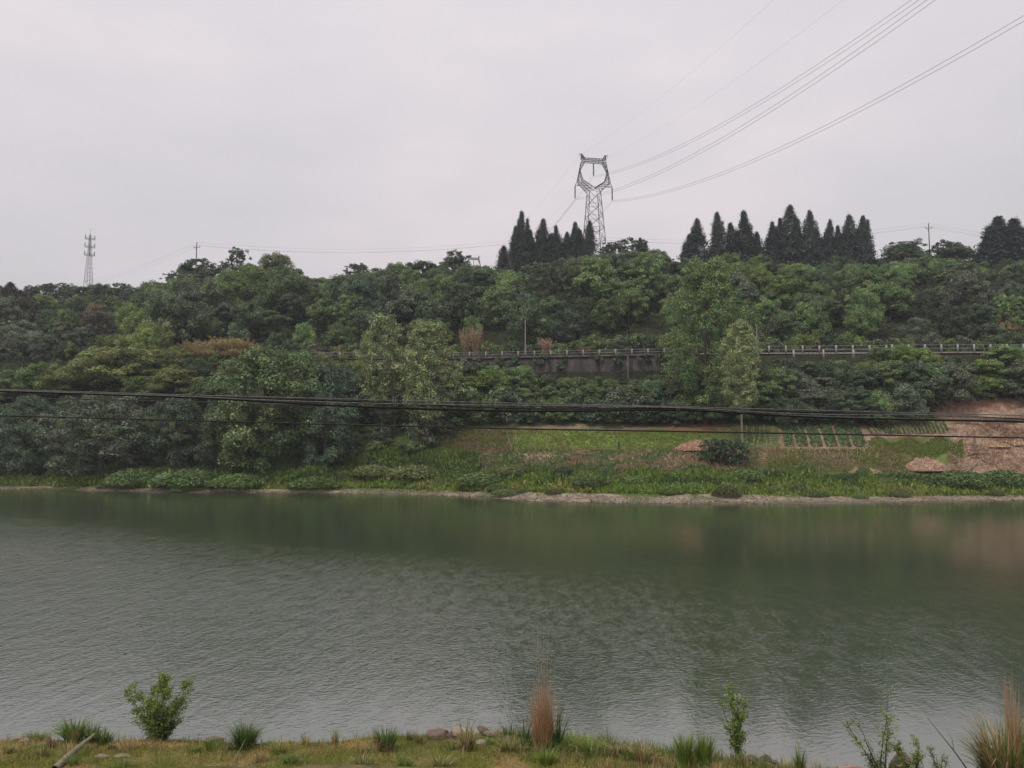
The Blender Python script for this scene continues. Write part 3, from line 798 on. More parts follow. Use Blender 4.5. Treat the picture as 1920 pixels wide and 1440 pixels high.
# --- cypresses on the ridge: (px, tip py, width px, depth, label)
CY = [(978, 398, 40, 229, 3, 'tallest dark cypress of the left group, with a pointed tip'),
      (1012, 412, 38, 230, 1, 'dark cypress with twin tips, second in the left group'),
      (1044, 425, 36, 229, 4, 'dark ragged cypress in the middle of the left group'),
      (1078, 418, 38, 231, 3, 'dark cypress just left of the power pylon'),
      (1100, 414, 32, 229, 1, 'dark cypress overlapping the legs of the power pylon'),
      (944, 462, 40, 230, 0, 'short broad cypress left of the left cypress group'),
      (1202, 446, 30, 229, 4, 'short dark conifer right of the power pylon'),
      (1307, 410, 46, 233, 2, 'dark conical cypress, first of the right row'),
      (1347, 400, 40, 233, 0, 'slim dark conical cypress, second of the right row'),
      (1398, 396, 54, 232, 3, 'broad blunt dark cypress, third of the right row'),
      (1444, 416, 40, 233, 4, 'ragged lower cypress just left of the tallest right cypress'),
      (1481, 388, 52, 232, 1, 'tallest cypress of the right row'),
      (1518, 397, 40, 233, 0, 'slim cypress just right of the tallest right cypress'),
      (1546, 413, 34, 234, 2, 'small slim cypress between two broader ones in the right row'),
      (1592, 404, 46, 233, 1, 'left tip of the broad cypress pair ending the right row'),
      (1610, 406, 44, 231, 3, 'right tip of the broad cypress pair ending the right row'),
      (1872, 407, 84, 222, 3, 'large dark cypress near the right edge of the picture'),
      (1898, 412, 56, 224, 1, 'slimmer cypress touching the right side of the large edge cypress'),
      (1925, 436, 50, 222, 4, 'dark cypress cut by the right edge of the picture'),
      (1848, 452, 50, 221, 2, 'low cypress on the left flank of the large edge cypress'),
      (966, 425, 30, 228, 1, 'low cypress shoulder at the left edge of the left cypress group'),
      (997, 432, 34, 230, 4, 'dark cypress between the tallest and the twin-tipped one of the left group'),
      (1030, 440, 32, 230, 2, 'dark cypress between the second and middle ones of the left group'),
      (1063, 436, 30, 230, 0, 'small dark cypress in the gap left of the pylon cypresses'),
      (1088, 432, 34, 231, 4, 'dark cypress squeezed between the two beside the pylon'),
      (1290, 440, 36, 234, 1, 'lower dark cypress at the left foot of the first right cypress'),
      (1376, 420, 40, 234, 0, 'dark cypress at the left shoulder of the broad blunt one'),
      (1418, 436, 38, 232, 2, 'dark cypress at the right shoulder of the broad blunt one'),
      (1463, 410, 40, 233, 4, 'dark cypress at the left shoulder of the tallest right cypress'),
      (1500, 424, 38, 231, 3, 'dark cypress at the right shoulder of the tallest right cypress'),
      (1532, 430, 34, 232, 1, 'low dark cypress behind the small slim one in the right row'),
      (1572, 424, 38, 234, 4, 'dark cypress at the left shoulder of the broad end pair'),
      (20, 530, 44, 205, 1, 'brownish dark conifer in the upper left corner of the wood'),
      (44, 545, 40, 200, 3, 'second brownish dark conifer in the upper left corner of the wood')]
for k, (px, py, w, D_, pr, lab) in enumerate(CY):
    p = at(px, py, D_); z = ground_xy(p[0], p[1]) - .4; h = p[2] - z
    wm = w / F * D_
    bw = 5.0 if pr < 3 else 5.4
    sx_ = wm * 1.65 / bw
    cc = CYP if px > 100 else BRN * .45
    plant('cypress', 'cypress%d' % pr, (p[0], p[1], z), sx_, rng.random() * 6.28, cc * rng.uniform(.85, 1.2), lab, 'tree', 'cypresses on the ridge', zs=(h / 11.25) / sx_).rotation_euler[0] = rng.normal() * .03

# --- individually recognisable skyline crowns (px, top, width, depth, proto, colour, label)
SK = [(445, 462, 52, 228, 'thin1', DK * .85, 'dark loose-crowned tree left of the round skyline tree'),
      (520, 474, 66, 226, 'round2', OLV * .62, 'round olive-topped skyline tree right of the left utility pole'),
      (372, 484, 74, 227, 'thin0', DK * .85, 'airy dark tree hiding the foot of the left utility pole'),
      (470, 505, 90, 216, 'layer0', BRI * .72, 'fresh green spreading tree in front of the round skyline tree'),
      (790, 486, 62, 229, 'round4', DK * .75, 'dark round skyline tree left of the distant pylon'),
      (855, 470, 60, 230, 'thin2', DK * .8, 'thin airy skyline tree beside the distant pylon'),
      (668, 494, 50, 229, 'thin0', DK * .8, 'thin airy tree on the low part of the skyline'),
      (1150, 452, 60, 228, 'thin1', GRY * .8, 'airy tree at the foot of the power pylon'),
      (1185, 446, 60, 230, 'thin2', DK * .8, 'airy tree right behind the short conifer'),
      (1232, 470, 54, 229, 'round0', MID * .8, 'low round tree at the right end of the pylon group'),
      (1700, 450, 90, 229, 'thin1', GRY * .8, 'pale airy tree left of the right utility pole on the skyline'),
      (1775, 452, 84, 231, 'thin0', DK * .8, 'dark airy tree right of the right utility pole on the skyline'),
      (1418, 478, 46, 214, 'round3', BRI * .68, 'fresh green crown right behind the top of the tall green poplar'),
      (1365, 474, 58, 215, 'round1', BRI * .62, 'yellow-green round crown topping the tall green poplar'),
      (1200, 500, 110, 205, 'layer1', MID * 1.1, 'spreading mid green tree on the slope right of the power pylon'),
      (1290, 500, 100, 208, 'layer2', MID * 1.05, 'spreading green tree on the slope below the first right cypress'),
      (1180, 560, 120, 186, 'layer0', MID * 1.0, 'layered green tree above the right end of the balustrade'),
      (1065, 582, 70, 166, 'round3', BLU * .95, 'dense bluish green round tree behind the balustrade'),
      (1688, 462, 100, 228, 'round0', DK * .95, 'dense dark crown below the pale airy tree left of the right utility pole'),
      (1780, 462, 104, 230, 'round4', DK * .9, 'dense dark crown below the dark airy tree right of the right utility pole'),
      (365, 498, 80, 226, 'round2', DK * .95, 'dense dark crown under the airy tree of the left utility pole'),
      (855, 480, 60, 229, 'round1', DK * .9, 'dense dark crown below the thin tree beside the distant pylon'),
      (30, 598, 84, 172, 'thin2', GRY * 1.45, 'pale grey-green tree at the left edge of the picture')]
for (px, py, w, D_, key, c, lab) in SK:
    p = at(px, py, D_); z = ground_xy(p[0], p[1]) - .3; h = p[2] - z
    bw = {'r': 8.4, 'l': 9.8, 't': 7.6}[key[0]]; bh = {'r': 8.2, 'l': 8.3, 't': 8.7}[key[0]]
    sx_ = w / F * D_ / bw
    plant('broadleaf_tree', key, (p[0], p[1], z), sx_, rng.random() * 6.28, c, lab, 'tree', None, zs=max(.5, (h / bh) / sx_))

# --- riverside trees and named trees: (px, top py, bottom py, width px, proto, colour, label)
POP = np.array((.135, .168, .072))
RT = [(715, 588, 815, 106, 'poplar0', POP * 1.12, 'left one of the twin olive poplars before the railway'),
      (800, 603, 838, 122, 'poplar1', POP * 1.2, 'right one of the twin olive poplars before the railway'),
      (738, 690, 812, 84, 'poplar2', POP * .85, 'lower dull olive poplar between and below the twin olive poplars'),
      (1325, 482, 792, 186, 'tall', MID * 1.15, 'tallest broad green poplar rising across the railway'),
      (1392, 600, 836, 72, 'slim', POP * 1.32, 'slim olive poplar with a bare stem standing in the field'),
      (50, 742, 893, 120, 'big0', BLU * 1.15, 'big dark riverside tree at the left edge'),
      (190, 738, 893, 190, 'big1', GRY * .95, 'big dark riverside tree second from the left edge'),
      (500, 648, 884, 210, 'big2', MID * .92, 'largest riverside tree, above the tall shore grass'),
      (610, 680, 882, 120, 'big0', BLU * 1.1, 'dark riverside tree right behind the largest one'),
      (330, 745, 876, 130, 'big2', BLU * .85, 'shaded dark tree between the two groups of big riverside trees'),
      (425, 735, 880, 110, 'big0', DK * .9, 'dark tree hugging the left side of the largest riverside tree'),
      (-70, 735, 893, 160, 'big2', DK, 'riverside tree cut off by the left edge')]
for (px, py, pb, w, key, c, lab) in RT:
    g = hit(px, pb); D_ = g[1]; p = at(px, py, D_); h = p[2] - g[2] + .3
    bw, bh = {'poplar': (8.2, 16), 'tall': (20.5, 31), 'slim': (7.6, 22.6), 'big': (12.2, 14)}[key.rstrip('012')]
    sx_ = w / F * D_ / bw
    plant('poplar_tree' if key[0] in 'pts' else 'riverside_tree', key, (g[0], g[1], g[2] - .3), sx_, rng.random() * 6.28, c, lab, 'tree', None, zs=(h / bh) / sx_)
    placed.append((g[0], g[1], 1.5))

# left bank second row (olive crowns above the riverside trees), plus bushes under the railway
BK = [(120, 690, 150, 'round1', OLV * .8, 80), (230, 645, 151, 'round4', OLV * .95, 130), (290, 655, 153, 'round2', OLV * .9, 100), (180, 672, 150, 'round5', OLV * .85, 100), (270, 715, 146, 'round0', BRI * .55, 90),
      (90, 680, 149, 'round3', BRI * .72, 80), (30, 690, 147, 'round0', MID, 90), (330, 690, 148, 'round1', OLV * .75, 90), (390, 720, 145, 'round5', MID * .85, 80), (-60, 690, 147, 'round2', MID, 100),
      (550, 655, 146, 'round3', MID * 1.05, 90), (620, 660, 147, 'round5', OLV * .75, 80), (660, 700, 145, 'round0', BLU, 90), (640, 740, 141, 'layer1', DK, 90), (590, 720, 143, 'round2', MID * .9, 80)]
for (px, py, D_, key, c, w) in BK:
    p = at(px, py, D_); z = ground_xy(p[0], p[1]) - .3; h = p[2] - z; sx_ = w / F * D_ / 8.6
    o = plant('broadleaf_tree', key, (p[0], p[1], z), sx_, rng.random() * 6.28, c, None, 'tree', None, zs=max(.6, (h / 8.2) / sx_))
    tn = 'olive green' if c[0] > .095 else 'mid green' if c[1] > .09 else 'dark green'
    note(o, px, '%s tree behind big riverside trees, %s' % (tn, landmark(px)), 'trees behind the big riverside trees')

def bank_bush(x, y, key, sc, c, lab_base, grp, zs=1.0, name='bank_shrub'):
    z = ground_xy(x, y)
    o = plant(name, key, (x, y, z - .15), sc, rng.random() * 6.28, c, None, 'shrub', None, zs=zs)
    note(o, 960 + F * x / y, lab_base, grp)
# broad bushes and small trees on the slope below the railway (px 640..1980)
nb = 0
for row, (dD, lo, hi) in enumerate(((-3.5, 640, 2040), (-7.5, 640, 2040), (-12.5, 640, 2040))):
    px = lo
    while px < hi:
        fD = float(row_D(6, np.array(float(px)))); y = fD + dD + rng.normal() * .7; x = (px - 960) / F * y
        openwall = 900 < px < 1270
        field = 1720 < px and row >= 2
        if not field:
            limit = 664 if px > 1450 else 672
            if openwall: limit = 699 if px > 990 else 680
            cover = 1650 < px < 1742 or 1850 < px < 2000
            if cover: limit = 648
            if openwall and row == 1: limit += rng.uniform(2, 14)
            elif row == 1: limit += 12 + rng.uniform(0, 22)
            if row == 2: limit += 40 + rng.uniform(0, 30)
            zt = EYE + slope(960, limit + (rng.uniform(-3, 5) if cover and row == 0 else rng.uniform(-2, 16)))[1] * y
            z = ground_xy(x, y); h = zt - z
            if h > 1.0:
                key = (rng.choice(['round', 'layer', 'round']) + str(rng.integers(0, 3))) if h > 3.2 else 'shrub' + str(rng.integers(0, 4))
                hb_ = 8.0 if h > 3.2 else 3.0
                w_ = max(h / hb_, .45 if h > 3.2 else .8) * rng.uniform(.95, 1.25)
                sx, sy = screen(x, y, zt)
                nm, c = tone_at(-1, -1) if rng.random() < .8 else ('bright green', BRI * .8)
                o = plant('bank_bush', key, (x, y, z - .25), w_, rng.random() * 6.28, c * rng.uniform(.85, 1.2), None, 'bush', None, zs=max(.6, (h / hb_) / w_))
                note(o, px, '%s bush below the railway, %s' % (nm, landmark(px)), 'bushes on the slope below the railway')
                nb += 1
        px += rng.uniform(26, 42)
print('bank bushes', nb)

# lower edge shrubs, where wood meets field
px = 560
while px < 1760:
    y = float(row_D(4, np.array(float(px)))) + rng.uniform(-.5, 2.2); x = (px - 960) / F * y
    c = (DK, BLU, MID, GRY)[rng.integers(0, 4)] * rng.uniform(.8, 1.2)
    bank_bush(x, y, 'shrub' + str(rng.integers(0, 4)), rng.uniform(1.0, 1.9), c, 'dark shrub above the fields, %s' % landmark(px), 'shrubs along the upper edge of the fields')
    px += rng.uniform(16, 30)
# fringe shrubs behind the fence line
px = 300
while px < 1980:
    y = float(row_D(7, np.array(float(px)))) + rng.uniform(.5, 2.5); x = (px - 960) / F * y
    c = (DK, OLV * .8, MID, GRY, BRI * .75)[rng.integers(0, 5)] * rng.uniform(.85, 1.2)
    bank_bush(x, y, 'shrub' + str(rng.integers(0, 4)), rng.uniform(.9, 1.5), c, 'low shrub behind railway fence, %s' % landmark(px), 'low shrubs behind the railway fence')
    px += rng.uniform(20, 34)

# bamboo and dry reed clumps
BM = [(352, 640, 166, OLV * 1.1), (378, 634, 167, GOLD * .8), (400, 636, 165, GOLD), (425, 632, 166, GOLD * 1.05), (450, 636, 165, GOLD), (474, 640, 164, GOLD * .85), (398, 662, 160, GOLD * .75), (430, 664, 160, BRN * 1.3), (330, 646, 165, OLV * 1.2),
      (310, 642, 168, BRI * .9), (462, 668, 159, GOLD * .7), (345, 672, 160, OLV), (365, 634, 163, GOLD * .9), (412, 628, 162, GOLD), (438, 630, 161, GOLD * .95), (462, 634, 161, GOLD * .8), (385, 650, 158, GOLD * .9), (412, 656, 157, GOLD * .7), (445, 652, 158, GOLD), (488, 645, 162, OLV * 1.1)]
for k, (px, py, D_, c) in enumerate(BM):
    p = at(px, py, D_); z = ground_xy(p[0], p[1]); h = max(2.5, p[2] - z); sc = h / 5.6
    o = plant('bamboo_clump', 'bamboo%d' % (k % 3), (p[0], p[1], z - .1), max(sc, .75), rng.random() * 6, c, None, 'bamboo', None, zs=sc / max(sc, .75))
    note(o, px, '%s feathery bamboo clump left of the railway' % ('golden brown' if c[0] > .15 and c[0] > c[1] * 1.1 else 'olive'), 'bamboo clumps on the ledge')
RD = [(875, 612, 163, 'golden dry reed clump behind the balustrade, left of the concrete pole'), (892, 606, 163, 'tallest dry reed clump behind the balustrade'), (1024, 628, 160, 'dry reed clump behind the balustrade, right of the concrete pole'), (1095, 645, 159, 'short dry reed clump behind the balustrade near its right end')]
for k, (px, py, D_, lab) in enumerate(RD):
    p = at(px, py, D_); z = ground_xy(p[0], p[1]); h = max(1.5, p[2] - z)
    plant('reed_clump', 'bamboo%d' % (k % 3), (p[0], p[1], z - .1), .62, k, np.array((.26, .19, .115)), lab, 'reeds', None, zs=h / 5.6 / .62)
# willow-like dark clump at the foot of the right olive poplar
g = hit(797, 838)
plant('drooping_bush', 'shrub2', (g[0], g[1] + .5, g[2] - .1), 1.5, 2.0, GRY * 1.25, 'grey-green drooping fronds at the foot of the right olive poplar', 'bush', None, zs=1.3)
wr = np.random.default_rng(66)
for k in range(46):
    px = wr.uniform(600, 870); py = wr.uniform(800, 872); g = hit(px, py)
    if px > 800 and py > 845: continue
    o = plant('weedy_shrub', 'shrub%d' % wr.integers(0, 4) if wr.random() < .6 else 'hummock%d' % wr.integers(0, 3), (g[0], g[1], g[2] - .2), wr.uniform(.45, .95), wr.random() * 6, (DK, MID, GRY, MID * 1.3)[wr.integers(0, 4)] * wr.uniform(.8, 1.2), None, 'shrub', None, zs=wr.uniform(.6, 1.0))
    note(o, px, 'low weedy shrub below the twin poplars, %s' % ('near the woods' if py < 822 else 'halfway to the shore' if py < 848 else 'near the shore'), 'weedy shrubs below the twin poplars')
for k in range(30):
    px = wr.uniform(-40, 520); py = wr.uniform(655, 735); p = at(px, py, 0.1); g = hit(px, py, 138, 175)
    o = plant('ledge_shrub', ('shrub%d' if wr.random() < .5 else 'round%d') % wr.integers(0, 4), (g[0], g[1], g[2] - .2), wr.uniform(.5, .75), wr.random() * 6, (OLV * .8, MID, MID * 1.2, BRI * .7, DK)[wr.integers(0, 5)] * wr.uniform(.8, 1.2), None, 'shrub', None, zs=wr.uniform(.8, 1.1))
    note(o, px, 'leafy shrub on bushy ledge, %s' % landmark(px), 'shrubs on the ledge behind the riverside trees')

# ------------------------------------------------------------------ undergrowth (nobody could count it)
def leaf_cover():
    r = np.random.default_rng(31)
    n = 5200
    D_ = 134 + (250 - 134) * r.random(n) ** .9; u = r.uniform(-.74, .76, n); px = 960 + u * F
    ok = ~((px < 262) & (D_ > 224)) & ~((px > 1700) & (D_ < 146)) & ~((px > 1815) & (px < 1905) & (D_ > 172) & (D_ < 188))
    for k in range(n):
        lo = float(row_D(5, px[k])); hi = float(row_D(7, px[k]))
        if lo - 1.2 < D_[k] < hi and px[k] > 560: ok[k] = False
        if D_[k] < float(row_D(4, px[k])): ok[k] = False
    D_ = D_[ok]; u = u[ok]; x = u * D_; z = height(u, D_)
    c = np.stack([x, D_, z + .2], 1)
    V = clump_cloud(c, r.uniform(.7, 1.7, len(c)), 30, .44, r, flat=.6)
    base = np.where((r.random(len(c)) < .6)[:, None], DK, MID) * r.uniform(.8, 1.3, (len(c), 1))
    col = np.repeat(base, 30 * 4, 0)
    props(link('undergrowth', mesh_np('undergrowth', V, quad_faces(len(V) // 4), M_GRASS, col)), kind='stuff', label='tangled dark undergrowth between the trees of the wooded slope')
leaf_cover()

# ------------------------------------------------------------------ grass of the far shore
def far_grass():
    r = np.random.default_rng(41)
    Cn = []; Cl = []; Sz = []
    def strip(n, pxr, pyf, hgt, cols, jit):
        px = r.uniform(pxr[0], pxr[1], n); py0, py1 = pyf(px); py = py0 + (py1 - py0) * r.random(n)
        # rays to ground: quick solve along depth
        a = (px - 960) / F / CT
        D_ = 7.0 * F / np.maximum(py - 822, 20)
        for _ in range(14):
            zz = height(a, D_); e_ = (zz - EYE) / D_
            pyc = 720 - F * (e_ * CT - ST) / (CT + e_ * ST)
            D_ = D_ + (pyc - py) * .16
        zz = height(a, D_); x = a * D_
        nmk = fbm(x * .22, D_ * .5, 61)
        h = hgt * (.35 + 1.3 * nmk) * r.uniform(.6, 1.2, n)
        kk = 4
        for q in range(kk):
            Cn.append(np.stack([x + r.normal(size=n) * .12, D_ + r.normal(size=n) * .12, zz + h * r.random(n)], 1)); Sz.append(h * .55 + .12)
            m = np.clip((fbm(x * .3 + 9, D_ * .5, 71) - .4) * 5 + r.normal(size=n) * .25, 0, 1)[:, None]
            Cl.append(cols[0] * (1 - m) + cols[1] * m)
    G1 = np.array((.17, .25, .045)); G2 = np.array((.085, .14, .045)); G3 = np.array((.23, .25, .065)); D1 = np.array((.32, .24, .14))
    strip(9000, (-80, 2000), lambda p: (grass_edge_py(p) - 16, grass_edge_py(p) - 1), .7, (G3 * 1.15, G1 * 1.15), 1)
    strip(7000, (830, 1980), lambda p: (grass_edge_py(p) - 34, grass_edge_py(p) - 12), .85, (G1, G2), 1)
    strip(5000, (200, 640), lambda p: (grass_edge_py(p) - 26, grass_edge_py(p) - 6), 1.25, (G1 * .9, G2), 1)
    strip(5500, (600, 900), lambda p: (grass_edge_py(p) - 70, grass_edge_py(p) - 12), .8, (G2, G1 * .85), 1)
    strip(4200, (900, 1400), lambda p: (808 + 0 * p, 846 + 0 * p), .28, (G1 * 1.1, G3), 1)
    strip(4500, (840, 1420), lambda p: (845 + 0 * p, 885 + 0 * p), .40, (D1, G2 * 1.4), 1)
    strip(2200, (820, 960), lambda p: (806 + 0 * p, 850 + 0 * p), .4, (D1 * .8, G3 * .8), 1)
    strip(2600, (1625, 1800), lambda p: (826 + 6 * np.sin(p * .11), 858 + 8 * np.sin(p * .07)), .24, (G1 * .9, G3 * .8), 1)
    strip(2600, (1400, 1720), lambda p: (842 + 0 * p, 885 + 0 * p), .28, (G3 * .8, D1), 1)
    strip(5000, (1770, 1990), lambda p: (768 + 0 * p, 888 + 0 * p), .17, (np.array((.62, .48, .34)), np.array((.30, .19, .12))), 1)
    Cn = np.concatenate(Cn); Sz = np.concatenate(Sz); Cl = np.concatenate(Cl)
    N = r.normal(size=(len(Cn), 3)); N[:, 2] = N[:, 2] * .3 + .25
    # upright blades: long axis mostly vertical
    N /= np.linalg.norm(N, axis=1)[:, None]
    up = np.array([0, 0, 1.]) + r.normal(size=(len(Cn), 3)) * .35
    T = up - (up * N).sum(1)[:, None] * N; T /= np.linalg.norm(T, axis=1)[:, None]
    B = np.cross(N, T); a = (Sz * .6)[:, None]; b = (.045 + Sz * .12)[:, None]
    P = np.stack([Cn - T * a, Cn - B * b, Cn + T * a, Cn + B * b], 1).reshape(-1, 3)
    props(link('shore_grass', mesh_np('shore_grass', P, quad_faces(len(Cn)), M_GRASS, np.repeat(Cl, 4, 0))), kind='stuff', label='green and dry grass covering the far shore and field edges')
far_grass()

# gravel of the far beach
def beach():
    r = np.random.default_rng(51); n = 9000
    px = r.uniform(-60, 1980, n); s = np.interp(px, PX, SH); w = np.where(px < 640, 2.2, 5.5)
    D_ = s - .3 + r.random(n) * w; u = (px - 960) / F; zz = height(u, D_)
    ok = (zz > -.1) & (zz < 1.0); D_ = D_[ok]; u = u[ok]; zz = zz[ok]; n = len(D_)
    sz = r.uniform(.06, .22, n)
    base = np.array([(0, 0, 1), (1, 0, 0), (0, 1, 0), (-1, 0, 0), (0, -1, 0)], float)
    V = np.stack([u * D_, D_, zz], 1)[:, None] + (base[None] * np.array([1, 1, .55])) * sz[:, None, None] * r.uniform(.7, 1.2, (n, 5, 1))
    f = np.array([(0, 1, 2), (0, 2, 3), (0, 3, 4), (0, 4, 1)])
    T = (np.arange(n)[:, None, None] * 5 + f[None]).reshape(-1, 3)
    c = np.array((.34, .27, .19)) * r.uniform(.35, 1.2, (n, 1)) * np.where((zz < .12)[:, None], .55, 1)
    props(link('beach_pebbles', mesh_np('beach_pebbles', V.reshape(-1, 3), T, M_GRASS, np.repeat(c, 5, 0))), kind='stuff', label='pale pebbles of the narrow gravel beach')
beach()

# hummock bushes in the shore grass
HG = np.array((.095, .145, .042))
HB = [(1058, 897, 46, 22, DK * .75, 'small dark round bush in the shore grass'), (960, 893, 60, 24, OLV * .75, 'grey-green bush left of the small dark shore bush'), (900, 912, 100, 26, HG * .9, 'broad green hummock at the waterside'),
      (1110, 912, 90, 20, HG * .7, 'long low dark hummock right of the waterside one'), (1195, 908, 70, 18, HG, 'green hummock by the gravel beach'), (1510, 888, 46, 24, HG * .9, 'round green bush below the crop beds'),
      (1467, 896, 40, 18, HG * .8, 'low dark green bush left of the round one below the crop beds'), (1620, 893, 36, 18, HG * .85, 'small green bush between crop beds and shore'), (1400, 902, 80, 22, HG * .9, 'green bush mound below the round field bush'),
      (1585, 900, 50, 14, HG * .65, 'low dark bush in the middle of the right shore grass'), (1800, 915, 120, 34, HG * .75, 'long dark green reed mound at the right shore'), (1880, 912, 110, 32, HG * .8, 'dark green reed mound at the right edge'),
      (250, 912, 110, 34, HG * .95, 'left end of the tall grass mound on the left shore'), (350, 914, 140, 36, HG * .85, 'tallest grass mound on the left shore'), (450, 915, 120, 28, HG, 'right end of the tall grass mound on the left shore'),
      (590, 915, 110, 22, BRI * .6, 'bright grass mound between the left and middle shore'), (775, 900, 110, 30, OLV * .7, 'grey-green mound right of the red earth scar'), (700, 895, 90, 24, OLV * .75, 'grey-green mound below the twin olive poplars')]
for k, (px, py, w, h, c, lab) in enumerate(HB):
    g = hit(px, py + 0); D_ = g[1]
    sx_ = w / F * D_ / 3.2; hm = h / F * D_
    plant('hummock_bush', 'hummock%d' % (k % 3), (g[0], g[1], g[2] - .1), sx_, 0.3 * (k % 3), c, lab, 'bush', None, zs=hm / 1.05 / sx_)
hr = np.random.default_rng(88)
for px in np.concatenate([np.arange(845, 1960, 34), np.arange(20, 840, 42)]):
    px = px + hr.normal() * 12; g = hit(px, float(grass_edge_py(px)) - hr.uniform(-5, 26)); w_ = hr.uniform(1.2, 4.4)
    o = plant('grass_hummock', 'hummock%d' % hr.integers(0, 3), (g[0], g[1], g[2] - .15), w_ / 3.2, hr.random() * .4, (HG, HG * .75, BRI * .62, OLV * .55)[hr.integers(0, 4)] * hr.uniform(.8, 1.2), None, 'bush', None, zs=hr.uniform(.7, 1.3))
    note(o, px, 'rough green grass hummock on the far shore, %s' % landmark(px), 'grass hummocks on the far shore')
g = hit(1355, 872)
for dx, s_, lab in ((-.95, .80, 'left lobe'), (.95, .86, 'right lobe')):
    plant('round_bush', 'shrub%d' % (1 if dx < 0 else 2), (g[0] + dx * 1.7, g[1], g[2] - .1), s_ * 1.25, 1, np.array((.032, .055, .024)), 'dark evergreen bush on the bare soil, %s of the pair' % ('left' if dx < 0 else 'right'), 'bush', None, zs=1.2)

# ------------------------------------------------------------------ crop beds
MAIZE = None
def crop_bed(c4, rows_, lab, dens, col, seed):
    """c4: photo corners top-left, top-right, bottom-right, bottom-left of the bed on the slope"""
    r = np.random.default_rng(seed)
    P = [hit(*c) for c in c4]; P = np.array(P); o = P.mean(0)
    root = empty('crop_bed', o); props(root, lab, 'crop bed', 'beds of young crops on the slope')
    n = 9; V = []
    for j in range(n):
        for i_ in range(4):
            s_ = i_ / 3; t = j / (n - 1)
            p = (P[0] * (1 - s_) + P[1] * s_) * (1 - t) + (P[3] * (1 - s_) + P[2] * s_) * t
            z = ground_xy(p[0], p[1]) + (.16 if i_ in (1, 2) else -.03)
            V.append((p[0] - o[0], p[1] - o[1], z - o[2]))
    Q = [(j * 4 + i_, (j + 1) * 4 + i_, (j + 1) * 4 + i_ + 1, j * 4 + i_ + 1) for j in range(n - 1) for i_ in range(3)]
    link('soil_ridge', mesh_np('soil_ridge', np.array(V), np.array(Q), M_SOIL), root)
    Cn = []
    for k in range(rows_):
        s_ = (k + .5) / rows_
        m = int(dens * 1.5 * np.linalg.norm(P[0] - P[3]))
        for q in range(m):
            if r.random() < .12: continue
            t = (q + r.random() * .5) / m
            p = (P[0] * (1 - s_) + P[1] * s_) * (1 - t) + (P[3] * (1 - s_) + P[2] * s_) * t
            z = ground_xy(p[0], p[1]) + .14
            for w in range(7):
                Cn.append((p[0] - o[0] + r.normal() * .07, p[1] - o[1] + r.normal() * .07, z - o[2] + r.uniform(.02, .24)))
    Cn = np.array(Cn); Nn = r.normal(size=(len(Cn), 3)) + np.array([0, -.3, 1.])
    Vq = quads_at(Cn, Nn, .30 * r.uniform(.6, 1.4, len(Cn)), .7, r)
    l = link('crop_leaves', mesh_np('crop_leaves', Vq, quad_faces(len(Cn)), M_LEAF), root); l.color = (*col, 1); props(l, kind='stuff')
bt = [1463, 1483, 1507, 1533, 1559, 1585, 1612]; bb = [1470, 1494, 1520, 1548, 1575, 1601, 1630]
wd = ['first', 'second', 'third', 'fourth', 'fifth', 'sixth']
for k in range(6):
    crop_bed([(bt[k] + 1, 795), (bt[k + 1] - 3, 795), (bb[k + 1] - 4, 839), (bb[k] + 1, 839)], 5, 'long green crop bed right of the slim olive poplar, %s from the left' % wd[k], 3.2, np.array((.12, .19, .065)), 900 + k)
tb = [(1622, 1650, 806), (1652, 1666, 802), (1668, 1682, 800), (1685, 1706, 796), (1708, 1727, 794), (1729, 1748, 791), (1750, 1772, 792)]
wd = ['leftmost', 'second from left', 'third from left', 'fourth from left', 'fifth from left', 'sixth from left', 'rightmost']
for k, (a, b, tp) in enumerate(tb):
    crop_bed([(a, tp), (b, tp), (b + 10, 815), (a + 8, 815)], 3, 'short leafy crop bed beside the bare red field, %s' % wd[k], 3.2, np.array((.12, .20, .055)), 930 + k)
crop_bed([(1622, 796), (1648, 796), (1650, 803), (1625, 803)], 2, 'small dull green seedbed above the leftmost short crop bed', 4, np.array((.05, .075, .05)), 950)

# pale dried maize stalks / seedlings
def stalk_mesh(seed):
    r = np.random.default_rng(seed); mb = MB()
    mb.tube([(0, 0, -.05), (r.normal() * .04, 0, .5), (r.normal() * .08, 0, 1.0)], [.045, .035, .015], 4)
    for k in range(5):
        z = .25 + k * .15; a = r.random() * 6.28; l_ = r.uniform(.25, .4)
        mb.tube([(0, 0, z), (math.cos(a) * l_ * .5, math.sin(a) * l_ * .5, z + .16), (math.cos(a) * l_, math.sin(a) * l_, z + .04)], [.04, .035, .01], 3)
    return mb.mesh('maize_stalk', M_STRAW)
SM = [stalk_mesh(k) for k in range(4)]
rr = np.random.default_rng(77); k = 0
STALKS = [(x + rr.normal() * 2, 846 + (i_ % 3) * 7 + rr.normal() * 2) for i_, x in enumerate(np.linspace(1466, 1652, 34))] + [(x + rr.normal() * 2, y + rr.normal() * 2.5) for x in (1400, 1412, 1424, 1436, 1448) for y in (806, 817, 828, 840)] + \
     [(x, y) for x, y in zip(rr.uniform(950, 1060, 16), rr.uniform(822, 848, 16))]
